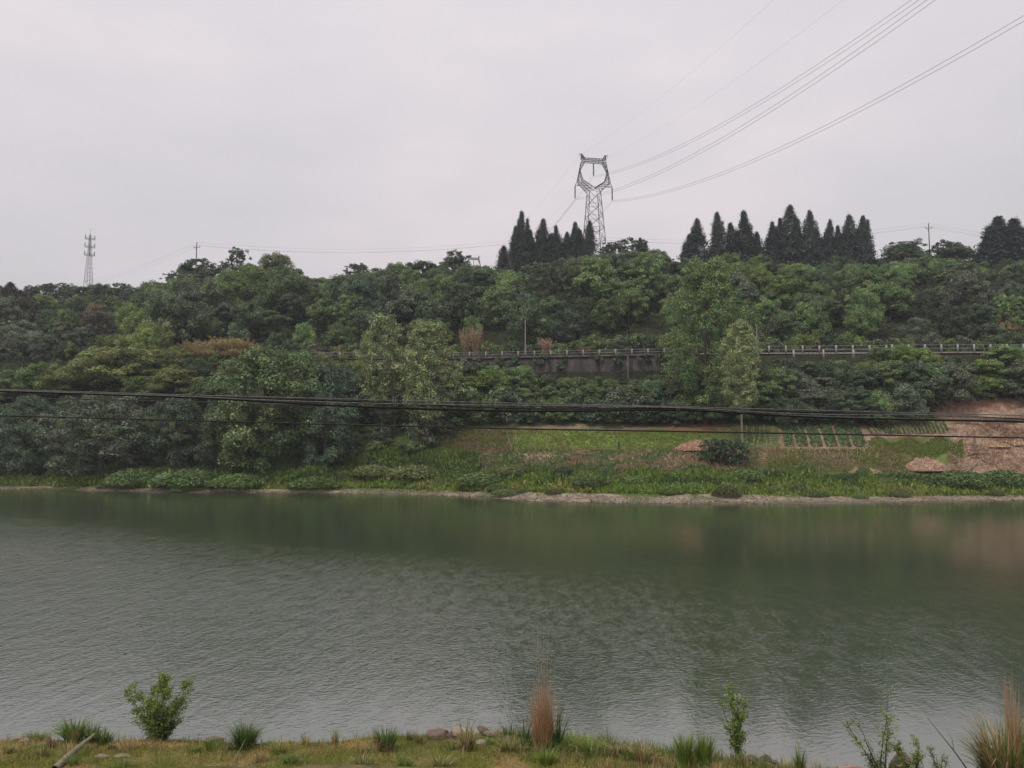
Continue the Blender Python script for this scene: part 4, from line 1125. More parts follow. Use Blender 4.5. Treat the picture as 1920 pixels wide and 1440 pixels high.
for px, py in STALKS:
    g = hit(px, py)
    o = link('maize_stalk', SM[k % 4], None, (g[0], g[1], g[2])); k += 1
    s_ = rr.uniform(.8, 1.25); o.scale = (s_, s_, s_); o.rotation_euler = (rr.normal() * .12, rr.normal() * .12, rr.random() * 6); o.color = (.44, .40, .22, 1)
    o['category'] = 'maize stalk'
    if px > 1460: note(o, px, 'pale dry maize stalk below the %s long crop bed' % ('first', 'second', 'third', 'fourth', 'fifth', 'last')[int(min(5, max(0, (px - 1468) // 27)))], 'dry maize stalks below the crop beds')
    elif px > 1300: note(o, px, 'pale young maize stalk beside the slim poplar, %s row from the river' % ('fourth', 'third', 'second', 'first')[int(min(3, max(0, (py - 800) // 11)))], 'maize stalks beside the slim poplar')
    else: note(o, px, 'pale dry stalk in the bright green plot left of the red pit', 'dry stalks in the bright green plot')

# straw heaps, red pit, posts, logs
def heap(name, px, py, w, h, col, lab, cat, seed, n=2600):
    r = np.random.default_rng(seed); g = hit(px, py); D_ = g[1]; wm = w / F * D_ / 2; hm = h / F * D_
    a = r.random(n) * 6.28; q = np.sqrt(r.random(n))
    zz = hm * (1 - q ** 2) * (.35 + 1.3 * fbm(np.cos(a) * q * 3 + 5, np.sin(a) * q * 3, seed)) * r.uniform(.8, 1.05, n)
    Cn = np.stack([np.cos(a) * q * wm, np.sin(a) * q * wm * .55, zz], 1)
    for k_ in range(n): pass
    V = quads_at(Cn + r.normal(size=(n, 3)) * .06, r.normal(size=(n, 3)) + np.array([0, -.2, .7]), r.uniform(.3, .8, n), .13, r)
    # solid core under the loose straw
    nr, ns = 5, 16; core = [(0, 0, hm * .7)]
    for i_ in range(1, nr + 1):
        for j in range(ns):
            an = j / ns * 6.283; qq = i_ / nr; core.append((math.cos(an) * qq * wm * .97, math.sin(an) * qq * wm * .53, hm * .8 * (1 - qq ** 2) * r.uniform(.5, 1.1) - .12 * (i_ == nr)))
    m = len(V); F4 = [quad_faces(n)]
    tri = [(m, m + 1 + j, m + 1 + (j + 1) % ns) for j in range(ns)]
    q4 = [(m + 1 + (i_ - 1) * ns + j, m + 1 + i_ * ns + j, m + 1 + i_ * ns + (j + 1) % ns, m + 1 + (i_ - 1) * ns + (j + 1) % ns) for i_ in range(1, nr) for j in range(ns)]
    o = link(name, mesh_np(name, np.concatenate([V, np.array(core)]), [np.concatenate([quad_faces(n), np.array(q4)]), np.array(tri)], M_STRAW), None, g)
    o.color = (*col, 1); props(o, lab, cat)
heap('straw_heap', 1308, 843, 84, 13, (.62, .42, .30), 'orange-brown straw heap left of the dark evergreen bushes', 'straw heap', 1)
heap('straw_heap', 1735, 882, 86, 20, (.66, .48, .36), 'pale brown straw heap at the edge of the right shore grass', 'straw heap', 2)
heap('straw_heap', 1620, 886, 60, 6, (.55, .42, .26), 'flat straw strip below the crop beds', 'straw heap', 3, 900)
heap('straw_heap', 1335, 896, 50, 5, (.60, .46, .32), 'flat sandy straw patch by the shore below the evergreen bushes', 'straw heap', 4, 800)
heap('straw_heap', 1870, 838, 46, 5, (.58, .42, .28), 'low straw heap on the bare red field right of the tall post', 'straw heap', 5, 700)
heap('straw_heap', 1905, 834, 40, 5, (.58, .42, .28), 'second low straw heap at the right edge of the bare red field', 'straw heap', 8, 700)
def pit():
    g = hit(1118, 850); r = np.random.default_rng(6); V = []; n = 24
    D_ = g[1]; wm = 36 / F * D_
    for ring, (s_, dz) in enumerate(((1.15, -.05), (1.0, .32), (.8, .12), (.3, .02))):
        for j in range(n):
            a = j / n * 6.283; V.append((math.cos(a) * wm * s_ * r.uniform(.93, 1.07), math.sin(a) * 1.0 * s_ * r.uniform(.9, 1.1), dz * r.uniform(.6, 1.2) + (.30 * math.sin(a)) * s_))
    Q = [(k_ * n + j, k_ * n + (j + 1) % n, (k_ + 1) * n + (j + 1) % n, (k_ + 1) * n + j) for k_ in range(3) for j in range(n)]
    V.append((0, 0, .0)); T = [(3 * n + j, 3 * n + (j + 1) % n, 4 * n) for j in range(n)]
    o = link('dug_pit', mesh_np('dug_pit', np.array(V), [np.array(Q), np.array(T)], simple_mat('red_earth', (.09, .045, .03), (.22, .13, .09), 3, .95, .8, 5, .1)), None, g)
    props(o, 'shallow red earth pit dug in the bright green plot', 'pit')
pit()
def post(px, pb, pt, r0, lab, mat=M_WOOD, name='wooden_post'):
    g = hit(px, pb); h = (pb - pt) / F * g[1]; mb = MB()
    mb.tube([(0, 0, -.2), (0.02, 0, h * .5), (0, .03, h)], [r0, r0 * .95, r0 * .8], 8)
    mb.box((0, 0, h - .02), r0 * 1.2, r0 * 1.2, .05)
    o = mb.build(name, mat, None, True); o.location = g; props(o, lab, 'post')
post(1160, 842, 829, .17, 'short dark wooden post beside the red pit', M_POLEDARK)
post(1828, 842, 808, .22, 'tall brown wooden post in the bare red field')
def logp(name, p0, p1, r0, lab, mat=M_WOOD):
    a = hit(*p0) + np.array([0, 0, r0 * .8]); b = hit(*p1) + np.array([0, 0, r0 * .8]); mb = MB(); m_ = (a + b) / 2 + np.array([0, 0, .08])
    mb.tube([a - a, m_ - a, b - a], [r0, r0 * .85, r0 * .6], 8)
    mb.tube([(m_ - a), (m_ - a) + np.array([.3, 0, .4])], [r0 * .4, r0 * .15], 5)
    o = mb.build(name, mat, None, True); o.location = a; props(o, lab, 'log')
logp('fallen_log', (1806, 893), (1832, 872), .16, 'pale fallen log between shore grass and red field')
logp('fallen_branch', (1815, 856), (1836, 852), .12, 'dark branch lying below the tall post in the red field', M_BARK)
logp('fallen_branch', (1388, 872), (1410, 866), .14, 'dark fallen branch right of the evergreen bushes', M_BARK)
logp('leaning_branch', (1178, 862), (1186, 850), .10, 'short dry branch in the dry grass strip', M_BARK)

# ------------------------------------------------------------------ railway balustrade, retaining wall, fences
RAILZ = 24.35
def fl(px):  # point of fence line
    y = float(row_D(6, np.array(float(px)))); return np.array([(px - 960) / F * y, y])
def wall_mat():
    m, t, N, K = new_mat('streaked_wall_concrete')
    out = N('ShaderNodeOutputMaterial'); p = N('ShaderNodeBsdfPrincipled'); K(p.outputs[0], out.inputs[0]); p.inputs['Roughness'].default_value = .95
    tc = N('ShaderNodeTexCoord'); mp = N('ShaderNodeMapping'); mp.inputs['Scale'].default_value = (1.3, 1.3, .38); K(tc.outputs['Object'], mp.inputs['Vector'])
    n = N('ShaderNodeTexNoise'); n.inputs['Scale'].default_value = 1; n.inputs['Detail'].default_value = 7; n.inputs['Roughness'].default_value = .65; K(mp.outputs[0], n.inputs['Vector'])
    r = N('ShaderNodeValToRGB'); r.color_ramp.elements[0].position = .38; r.color_ramp.elements[1].position = .72
    r.color_ramp.elements[0].color = (.045, .038, .036, 1); r.color_ramp.elements[1].color = (.27, .24, .22, 1); e_ = r.color_ramp.elements.new(.60); e_.color = (.085, .072, .066, 1)
    K(n.outputs['Fac'], r.inputs['Fac']); K(r.outputs['Color'], p.inputs['Base Color'])
    n2 = N('ShaderNodeTexNoise'); n2.inputs['Scale'].default_value = 4; n2.inputs['Detail'].default_value = 6; K(tc.outputs['Object'], n2.inputs['Vector'])
    b = N('ShaderNodeBump'); b.inputs['Distance'].default_value = .1; K(n2.outputs['Fac'], b.inputs['Height']); K(b.outputs[0], p.inputs['Normal'])
    return m
M_WALL = wall_mat()
root = empty('retaining_wall', (*fl(1080), 19)); props(root, 'dark streaked concrete retaining wall under the railway balustrade', 'wall')
o0 = np.array([*fl(1080), 19.])
step = 30.6
wall_px = np.arange(850, 1300, step)
pm = MB()
for k in range(len(wall_px) - 1):
    a = fl(wall_px[k]); b = fl(wall_px[k + 1]); mb = MB()
    t = (b - a) / np.linalg.norm(b - a); a2 = a + t * .02; b2 = b - t * .02
    V = []
    for q in (a2, b2):
        V += [(q[0], q[1] - .75, 17.5), (q[0], q[1] - .35, 24.05), (q[0], q[1] + .5, 24.05), (q[0], q[1] + .5, 17.5)]
    mb.add(np.array(V) - o0, [(0, 4, 5, 1), (1, 5, 6, 2), (2, 6, 7, 3), (3, 7, 4, 0), (0, 1, 2, 3), (4, 7, 6, 5)])
    mb.build('wall_panel', M_WALL, root)
mb = MB()
a = fl(850); 
for k in range(len(wall_px) - 1):
    a = fl(wall_px[k]); b = fl(wall_px[k + 1])
    mb.beam(np.array([a[0], a[1] - .25, 24.2]) - o0, np.array([b[0], b[1] - .25, 24.2]) - o0, .8, .28)
mb.build('coping', M_CONCDARK, root)
g = fl(1177); mb = MB(); mb.tube([np.array([g[0], g[1] - .75, 24.1]) - o0, np.array([g[0], g[1] - .95, 23.6]) - o0, np.array([g[0], g[1] - 1.05, 19.5]) - o0], .07, 6); mb.build('drain_pipe', M_POLE, root)

cr = np.random.default_rng(321)
for k, px in enumerate((868, 905, 940, 962, 1008, 1046, 1110, 1160, 1212, 1246)):
    f_ = fl(px + cr.normal() * 5); n_ = int(cr.integers(5, 11)); ln = cr.uniform(.8, 2.6) * (1.5 if px < 970 else 1)
    cs = np.stack([cr.normal(size=n_) * .7, -.85 - cr.random(n_) * .15 + np.zeros(n_), -cr.random(n_) * ln], 1)
    V = clump_cloud(cs, cr.uniform(.3, .6, n_), 90, .26, cr, flat=1.2)
    o = link('creeper', mesh_np('creeper', V, quad_faces(len(V) // 4), M_LEAF, LAST[0]), None, (f_[0], f_[1], 24.3)); o.color = (.10, .16, .07, 1)
    props(o, None, 'creeper', 'creepers hanging over the retaining wall'); LATE.append((o, px))

def railing(name, px0, px1, lab, dy=0.0, zb=RAILZ, hpost=1.15, nbal=8, skip=(), mesh_panel=False, stp=step, rails=(1.05, .55), base=True, pw=.26):
    n = int(round((px1 - px0) / stp)) + 1
    pts = [fl(px0 + k * stp) + np.array([0, dy]) for k in range(n)]
    o_ = np.array([*pts[0], zb]); root_ = empty(name, o_); props(root_, lab, 'fence')
    pmsh = None
    for k, p in enumerate(pts):
        if k in skip: continue
        if pmsh is None:
            mb = MB(); mb.box((0, 0, hpost / 2), pw, pw, hpost); mb.box((0, 0, hpost + .03), pw * 1.12, pw * 1.12, .06); pmsh = mb.mesh('post', M_CONC)
        q = link('post', pmsh, root_, (p[0] - o_[0], p[1] - o_[1], 0))
    for r_ in rails:
        mb = MB()
        for a, b in zip(pts[:-1], pts[1:]):
            mb.beam((a[0] - o_[0], a[1] - o_[1], r_), (b[0] - o_[0], b[1] - o_[1], r_), .09, .09)
        mb.build('rail', M_POLE, root_)
    mb = MB()
    for a, b in zip(pts[:-1], pts[1:]):
        for q in range(1, nbal + 1):
            p = a + (b - a) * q / (nbal + 1)
            mb.box((p[0] - o_[0], p[1] - o_[1], rails[0] / 2), .035, .035, rails[0])
    bb_ = mb.build('balusters', M_CONCDARK if not mesh_panel else M_STEEL, root_); props(bb_, kind='stuff')
    if base:
        mb = MB()
        for a, b in zip(pts[:-1], pts[1:]): mb.beam((a[0] - o_[0], a[1] - o_[1] + .18, .22), (b[0] - o_[0], b[1] - o_[1] + .18, .22), .12, .44)
        mb.build('kerb', M_CONCDARK, root_)
railing('railway_balustrade', 574, 1310, 'long concrete balustrade with pale posts on the retaining wall')
railing('railway_fence', 1350, 1670, 'upper railway fence with pale posts right of the slim olive poplar', stp=31.6, hpost=1.45, rails=(1.38, .75), mesh_panel=True, nbal=5, base=False)
railing('railway_fence', 1677, 1990, 'railway fence with pale posts behind the bushes at the right', stp=30.9, hpost=1.55, rails=(1.45, .8), mesh_panel=True, nbal=5, base=False)
railing('trackside_fence', 1480, 1645, 'lower front fence with pale posts before the upper railway fence', dy=-3.0, zb=22.9, stp=55, hpost=1.8, rails=(1.7, .95), mesh_panel=True, nbal=7, base=False)

# railway bed (gravel shelf behind the fence)
mb = MB(); pr = list(np.arange(560, 2050, 35))
Vb = []; 
for p_ in pr:
    f_ = fl(p_); Vb += [(f_[0], f_[1] + .6, 24.32), (f_[0], f_[1] + 2, 24.75), (f_[0], f_[1] + 7, 24.75), (f_[0], f_[1] + 8.6, 24.4)]
Qb = [(k * 4 + j, (k + 1) * 4 + j, (k + 1) * 4 + j + 1, k * 4 + j + 1) for k in range(len(pr) - 1) for j in range(3)]
props(link('railway_bed', mesh_np('railway_bed', np.array(Vb), np.array(Qb), simple_mat('ballast', (.10, .085, .07), (.2, .17, .14), 3, .95, .8))), kind='structure', label='gravel railway bed behind the fence')

def utility_pole(px, ptop, D_, lab, mat=M_POLEDARK, arm=True, hextra=0, r0=.16, name='utility_pole', zbase=None):
    p = at(px, ptop, D_); zb = ground_xy(p[0], p[1]) if zbase is None else zbase; h = p[2] - zb
    r_ = empty(name, (p[0], p[1], zb - .3)); props(r_, lab, 'utility pole')
    mb = MB(); mb.tube([(0, 0, 0), (0, 0, h * .5), (0, 0, h + .3)], [r0 * 1.25, r0, r0 * .8], 8); mb.build('shaft', mat, r_, True)
    if arm:
        mb = MB(); mb.beam((-1.0, 0, h - 1.0), (1.0, 0, h - 1.0), .1); mb.beam((-.7, 0, h - 1.0), (0, 0, h - 1.9), .06); mb.build('crossarm', M_STEEL, r_)
        for q in (-.95, .95, 0.12):
            mb = MB(); z0 = h - .95 if q != .12 else h + .3
            mb.tube([(q, 0, z0), (q, 0, z0 + .14), (q, 0, z0 + .30)], [.09, .13, .05], 6); mb.build('insulator', M_INSUL, r_, True)
    else:
        mb = MB(); mb.beam((-.3, 0, h - .35), (.3, 0, h - .35), .14); mb.tube([(.25, 0, h - .3), (.45, 0, h)], [.05, .04], 5); mb.build('bracket', M_STEEL, r_)
    return np.array([p[0], p[1], p[2]])
pole1 = utility_pole(369, 456, 231, 'dark utility pole on the left part of the skyline')
pole2 = utility_pole(1741, 420, 231, 'dark utility pole on the right part of the skyline')
pole3 = utility_pole(1052, 441, 236, 'dark utility pole hidden behind the left cypress group')
utility_pole(985, 600, float(row_D(6, np.array(985.))) + .8, 'pale concrete pole rising behind the railway balustrade', M_POLE, False, r0=.13, name='concrete_pole', zbase=24.2)
utility_pole(1418, 592, float(row_D(6, np.array(1418.))) + 2.0, 'pale concrete pole half hidden between the tall and the slim poplar', M_POLE, False, r0=.13, name='concrete_pole', zbase=24.3)

def span(name, a, b, sag, rad, mat, lab, n=24, ext=None):
    a = np.array(a, float); b = np.array(b, float); t = np.linspace(0, 1, n)[:, None]
    P = a * (1 - t) + b * t; P[:, 2] -= (4 * sag * t * (1 - t))[:, 0]
    mb = MB(); mb.tube(P - a, rad, 4); o = mb.build(name, mat); o.location = a
    return props(o, lab, 'wire')
left_end = np.array(at(60, 545, 330))
for j, (dx, dz) in enumerate(((-.95, -.65), (.95, -.65), (.12, .35))):
    w_ = ('left', 'right', 'top')[j]; d_ = np.array([dx, 0, dz])
    span('distribution_wire', pole1 + d_, left_end + d_ * 1.8, 3.0, .016, M_WIRE, 'thin wire from the %s insulator of the left skyline pole down to the left' % w_)
    span('distribution_wire', pole1 + d_, pole3 + d_, 3.4, .016, M_WIRE, 'thin wire from the %s insulator of the left skyline pole towards the cypresses' % w_)
    span('distribution_wire', pole3 + d_, pole2 + d_, 3.4, .016, M_WIRE, 'thin wire from the cypresses to the %s insulator of the right skyline pole' % w_)
    span('distribution_wire', pole2 + d_, np.array(at(2050, 448, 240)) + d_, 2.0, .016, M_WIRE, 'thin wire from the %s insulator of the right skyline pole to the right' % w_)

# ------------------------------------------------------------------ power pylon
def lattice(mb, A, B, w, r, n):
    """square lattice mast between two quads A and B (4 corners each)"""
    A = np.array(A, float); B = np.array(B, float)
    for k in range(4): mb.beam(A[k], B[k], w)
    for s in range(n):
        t0, t1 = s / n, (s + 1) / n
        for k in range(4):
            k2 = (k + 1) % 4
            p0, p1 = A[k] + (B[k] - A[k]) * t0, A[k2] + (B[k2] - A[k2]) * t0
            q0, q1 = A[k] + (B[k] - A[k]) * t1, A[k2] + (B[k2] - A[k2]) * t1
            mb.beam(p0, q1, r); mb.beam(p1, q0, r)
            if s: mb.beam(p0, p1, r)
def quad4(cx, z, hx, hy): return [(cx - hx, -hy, z), (cx + hx, -hy, z), (cx + hx, hy, z), (cx - hx, hy, z)]
def make_pylon(loc, rz, zw, body, lab, s=1.0, r=.10, name='power_pylon'):
    """zw: height of the waist above the base"""
    root_ = empty(name, loc, rz); props(root_, lab, 'pylon')
    w1, w2 = r * 1.9, r * 1.0
    hb = 2.05 + zw * .071
    mb = MB(); lattice(mb, quad4(0, -.5, hb, hb), quad4(0, zw * .42, hb * .58 + 2.05 * .42, hb * .58 + 2.05 * .42), w1 * 1.2, w2, 4)
    lattice(mb, quad4(0, zw * .42, hb * .58 + 2.05 * .42, hb * .58 + 2.05 * .42), quad4(0, zw, 2.05, 2.05), w1, w2, 5)
    mb.build('body', M_STEEL, root_)
    for sg in (-1, 1):
        mb = MB()   # lower arm of the V
        lo = [(sg * 2.05, -1.6, zw), (sg * .05, -1.6, zw + 1.55), (sg * .05, 1.6, zw + 1.55), (sg * 2.05, 1.6, zw)]
        hi = [(sg * 6.15, -.9, zw + 4.1), (sg * 4.3, -.9, zw + 4.5), (sg * 4.3, .9, zw + 4.5), (sg * 6.15, .9, zw + 4.1)]
        lattice(mb, lo, hi, w1, w2 * .8, 4); mb.build('lower_arm', M_STEEL, root_)
        mb = MB()   # upper arm, narrowing at its knee
        kn = [(sg * 5.45, -.5, zw + 8.0), (sg * 5.2, -.5, zw + 8.0), (sg * 5.2, .5, zw + 8.0), (sg * 5.45, .5, zw + 8.0)]
        tp = [(sg * 4.65, -.75, zw + 11.5), (sg * 3.3, -.75, zw + 11.5), (sg * 3.3, .75, zw + 11.5), (sg * 4.65, .75, zw + 11.5)]
        lattice(mb, hi, kn, w1 * .9, w2 * .75, 3); lattice(mb, kn, tp, w1 * .9, w2 * .75, 2); mb.build('upper_arm', M_STEEL, root_)
        mb = MB()   # earth-wire peak
        b4 = [(sg * 4.65, -.7, zw + 12.8), (sg * 3.3, -.7, zw + 12.8), (sg * 3.3, .7, zw + 12.8), (sg * 4.65, .7, zw + 12.8)]
        t4 = [(sg * 4.75, -.1, zw + 14.4), (sg * 4.4, -.1, zw + 14.4), (sg * 4.4, .1, zw + 14.4), (sg * 4.75, .1, zw + 14.4)]
        lattice(mb, b4, t4, w1 * .8, w2 * .8, 2); mb.beam((sg * 4.2, 0, zw + 14.45), (sg * 5.45, 0, zw + 14.45), w1); mb.beam((sg * 5.4, 0, zw + 14.4), (sg * 5.4, 0, zw + 13.8), w2)
        mb.build('peak', M_STEEL, root_)
        mb = MB()   # side bracket
        for q in (-.7, .7):
            mb.beam((sg * 6.1, q, zw + 4.1), (sg * 7.1, 0, zw + 2.55), w2 * 1.2); mb.beam((sg * 4.8, q, zw + 2.55), (sg * 7.1, 0, zw + 2.55), w2 * 1.2); mb.beam((sg * 6.1, q, zw + 4.1), (sg * 5.6, q, zw + 2.55), w2)
        mb.build('side_bracket', M_STEEL, root_)
    mb = MB()
    T0, T1 = zw + 11.5, zw + 12.8
    xs_ = np.linspace(-4.65, 4.65, 8)
    for q in (-.75, .75):
        mb.beam((-4.65, q, T0), (4.65, q, T0), w1); mb.beam((-4.65, q, T1), (4.65, q, T1), w1)
        for k in range(7):
            mb.beam((xs_[k], q, T0 if k % 2 else T1), (xs_[k + 1], q, T1 if k % 2 else T0), w2)
            mb.beam((xs_[k], q, T1 if k % 2 else T0), (xs_[k + 1], q, T0 if k % 2 else T1), w2 * .8)
    for x_ in xs_: mb.beam((x_, -.75, T0), (x_, .75, T0), w2); mb.beam((x_, -.75, T1), (x_, .75, T1), w2); mb.beam((x_, -.75, T0), (x_, -.75, T1), w2)
    mb.build('top_beam', M_STEEL, root_)
    for cx, z0, z1 in ((-7.1, zw + 2.5, zw - 2.5), (7.1, zw + 2.5, zw - 2.5), (0, zw + 11.4, zw + 6.4)):
        mb = MB(); zz = np.linspace(z0, z1, 45); rad = np.where(np.arange(45) % 2, .27, .16); rad[:2] = .04; rad[-3:] = .04
        mb.tube(np.stack([np.full(45, cx), np.zeros(45), zz], 1), rad, 8); mb.beam((cx - .3, 0, z1), (cx + .3, 0, z1), .1)
        mb.build('insulator_string', M_INSUL, root_)
    for o_ in list(root_.children): pass
    root_.scale = (s, s, s)
    return root_
DIR = np.array([.17379, -.98478]); PERP = np.array([.98478, .17379])
PC = np.array([30.2, 280.0])
zwaist = EYE + slope(960, 361.8)[1] * 280
pz = ground_xy(*PC)
rzp = math.atan2(PERP[1], PERP[0])
make_pylon((PC[0], PC[1], pz), rzp, zwaist - pz, 0, 'dark steel lattice power pylon with a cup-shaped head on the ridge')
# next pylon of the line, over the ridge
P2 = np.array([at(888, 480, 620)[0], 620.0]); z2 = EYE + slope(960, 480)[1] * 620 - 14.4; g2 = ground_xy(*P2)
make_pylon((P2[0], P2[1], g2), rzp, z2 - g2, 0, 'distant pylon whose top beam just shows above the skyline trees', r=.13)

def wires():
    c_ = .00064
    for nm, off, za, b, dz in (('right', 7.1, zwaist - 2.75, -.2895, 0), ('left', -7.1, zwaist - 2.75, -.284, 0), ('middle', 0, zwaist + 6.2, -.2955, 0)):
        for side in (-1, 1):
            t = np.linspace(0, 330, 60); st = PC + PERP * (off + side * .26)
            P = np.stack([st[0] + DIR[0] * t, st[1] + DIR[1] * t, za - side * 0.10 + b * t + c_ * t * t], 1)
            P[:, 2] -= .12 * side
            mb = MB(); o0_ = P[0].copy(); mb.tube(P - o0_, .034, 4); o = mb.build('power_line', M_WIRE); o.location = o0_
            props(o, '%s power conductor sweeping from the pylon to the upper right, %s wire of its pair' % (nm, 'upper' if side < 0 else 'lower'), 'power line', 'near-side power conductors')
            e2 = P2 + PERP * (off + side * .26); z_e = z2 + (za - zwaist)
            span('power_line', (st[0], st[1], za), (e2[0], e2[1], z_e), 15, .03, M_WIRE, '%s power conductor running from the pylon down behind the ridge, %s wire of its pair' % (nm, 'left' if side < 0 else 'right'), 40)['category'] = 'power line'
    for nm, off, b, c2 in (('left', -5.4, -.2107, .000386), ('right', 5.4, -.2251, .00041)):
        t = np.linspace(0, 330, 60); st = PC + PERP * off; za = zwaist + 13.8
        P = np.stack([st[0] + DIR[0] * t, st[1] + DIR[1] * t, za + b * t + c2 * t * t], 1)
        mb = MB(); o0_ = P[0].copy(); mb.tube(P - o0_, .016, 4); o = mb.build('earth_wire', M_WIRE); o.location = o0_
        props(o, 'faint %s earth wire sweeping from the pylon top to the upper right' % nm, 'power line', 'earth wires of the pylon')
        e2 = P2 + PERP * off
        span('earth_wire', (st[0], st[1], za), (e2[0], e2[1], z2 + 13.8), 10, .02, M_WIRE, 'faint %s earth wire running from the pylon top behind the ridge' % nm, 40)
wires()

# ------------------------------------------------------------------ telecom mast
def mast():
    Dm = 420.; p = at(165.5, 534, Dm); g = ground_xy(p[0], p[1]); root_ = empty('telecom_mast', (p[0], p[1], g)); props(root_, 'pale lattice telecom mast with three antenna platforms on the left skyline', 'mast')
    zof_ = lambda py: at(165.5, py, Dm)[2] - g
    hw = lambda py: np.interp(py, [445, 470, 480, 534, 600], [.45, .75, 1.1, 2.2, 3.4])
    mb = MB(); lattice(mb, quad4(0, -.5, 2.2, 2.2), quad4(0, zof_(534), 1.65, 1.65), .16, .07, 3); lattice(mb, quad4(0, zof_(534), 1.65, 1.65), quad4(0, zof_(480), .85, .85), .15, .07, 7); mb.build('lower_lattice', M_STEELPALE, root_)
    mb = MB(); lattice(mb, quad4(0, zof_(480), .7, .7), quad4(0, zof_(440), .35, .35), .13, .06, 8); mb.tube([(0, 0, zof_(480)), (0, 0, zof_(440))], .12, 6); mb.build('upper_lattice', M_STEELPALE, root_)
    mb = MB(); mb.tube([(0, 0, zof_(440)), (0, 0, zof_(430))], [.14, .05], 6); mb.beam((-2.4, 0, zof_(429.5)), (2.4, 0, zof_(428.5)), .05); mb.build('lightning_rod', M_STEELPALE, root_)
    for py, hw_ in ((448, 2.5), (463, 2.6), (478.5, 2.6)):
        z = zof_(py); mb = MB(); n = 12
        P = [(math.cos(k / n * 6.283) * hw_, math.sin(k / n * 6.283) * hw_, z) for k in range(n + 1)]
        for a, b in zip(P[:-1], P[1:]): mb.beam(a, b, .16); 
        for k in range(0, n, 2): mb.beam((0, 0, z), P[k], .14)
        Pu = [(x_, y_, z + 1.0) for x_, y_, _ in P]
        for a, b in zip(Pu[:-1], Pu[1:]): mb.beam(a, b, .07)
        pf = mb.build('platform', M_STEELPALE, root_)
        for k in range(0, n, 2):
            mb = MB(); x_, y_ = P[k][0] * 1.06, P[k][1] * 1.06
            mb.box((x_, y_, z + 1.1), .28, .28, 2.0); mb.beam((x_, y_, z - .2), (x_, y_, z + 2.3), .08); mb.build('antenna', M_STEELPALE, pf)
mast()

# ------------------------------------------------------------------ haze
def haze(dens, col=(.88, .91, 1.0)):
    mb = MB(); mb.box((0, 1000, 75), 5400, 5400, 160)
    m, t, N, K = new_mat('haze_air'); out = N('ShaderNodeOutputMaterial'); v = N('ShaderNodeVolumePrincipled')
    v.inputs['Color'].default_value = (*col, 1); v.inputs['Density'].default_value = dens; v.inputs['Anisotropy'].default_value = .2
    K(v.outputs[0], out.inputs['Volume'])
    props(mb.build('haze', m), kind='stuff', label='thin grey haze filling the valley air')
HAZE = .00030
if HAZE: haze(HAZE)

# ------------------------------------------------------------------ near cables
def cable(name, pts, r0, mat, lab, D_=8.0, dy=0.0):
    pts = np.array(pts, float)
    # carry the run on beyond the picture along its end slopes
    l = pts[0] - (pts[1] - pts[0]) / (pts[1][0] - pts[0][0]) * 4200; r_ = pts[-1] + (pts[-1] - pts[-2]) / (pts[-1][0] - pts[-2][0]) * 4200
    pts = np.vstack([l, pts, r_])
    xs_ = np.linspace(pts[0][0], pts[-1][0], 420)
    ys_ = np.interp(xs_, pts[:, 0], pts[:, 1])
    k = np.ones(7) / 7; ys2 = np.convolve(np.pad(ys_, 3, mode='edge'), k, mode='valid'); ys2[:3] = ys_[:3]; ys2[-3:] = ys_[-3:]
    P = np.array([at(x_, y_, D_ + dy) for x_, y_ in zip(xs_, ys2)])
    P[:, 2] += 0
    mb = MB(); o0_ = P[210].copy(); mb.tube(P - o0_, r0, 8); o = mb.build(name, mat, None, True); o.location = o0_
    return props(o, lab, 'cable')
px_m = .00552
c_top = cable('messenger_wire', [(0, 730), (360, 741), (640, 748), (740, 751), (960, 756), (1270, 762.5), (1510, 769), (1730, 774.5), (1920, 779)], .0048, M_STRAND, 'thin grey messenger wire along the top of the overhead cable bundle')
cable('overhead_cable', [(0, 731.5), (200, 737.5), (360, 743), (560, 748.5), (740, 755.5), (850, 762), (960, 766), (1100, 767), (1270, 765), (1400, 769.5), (1560, 774), (1730, 777), (1830, 782), (1920, 786)], .0080, M_CABLE, 'black cable in the middle of the overhead bundle', dy=.02)
cable('overhead_cable', [(0, 733), (200, 739.5), (360, 744.5), (480, 752), (600, 759.5), (760, 766), (960, 771), (1110, 770.5), (1270, 767), (1390, 774.5), (1500, 782), (1620, 785), (1730, 787), (1920, 791)], .0105, M_CABLE, 'thickest black cable at the bottom of the overhead bundle', dy=.05)
cable('overhead_cable', [(0, 732), (200, 738.5), (360, 743.5), (500, 750.5), (640, 755), (740, 757.5), (860, 759), (1000, 760.5), (1270, 763.5), (1480, 776), (1600, 778), (1730, 776), (1920, 789)], .0055, M_STRAND, 'second grey cable weaving through the overhead bundle', dy=-.03)
cable('overhead_cable', [(0, 746), (200, 749.5), (400, 754), (560, 758.5), (640, 762), (800, 769), (960, 773), (1110, 772), (1270, 767.5), (1500, 780), (1730, 786), (1920, 788)], .0042, M_STRAND, 'thin grey cable that hangs below the bundle at the left', dy=.08)
cable('overhead_cable', [(0, 779.5), (240, 785.5), (480, 792), (720, 798), (960, 804), (1280, 809), (1600, 815), (1920, 821)], .0078, M_CABLE, 'single black cable below the overhead bundle', D_=8.0, dy=.3)
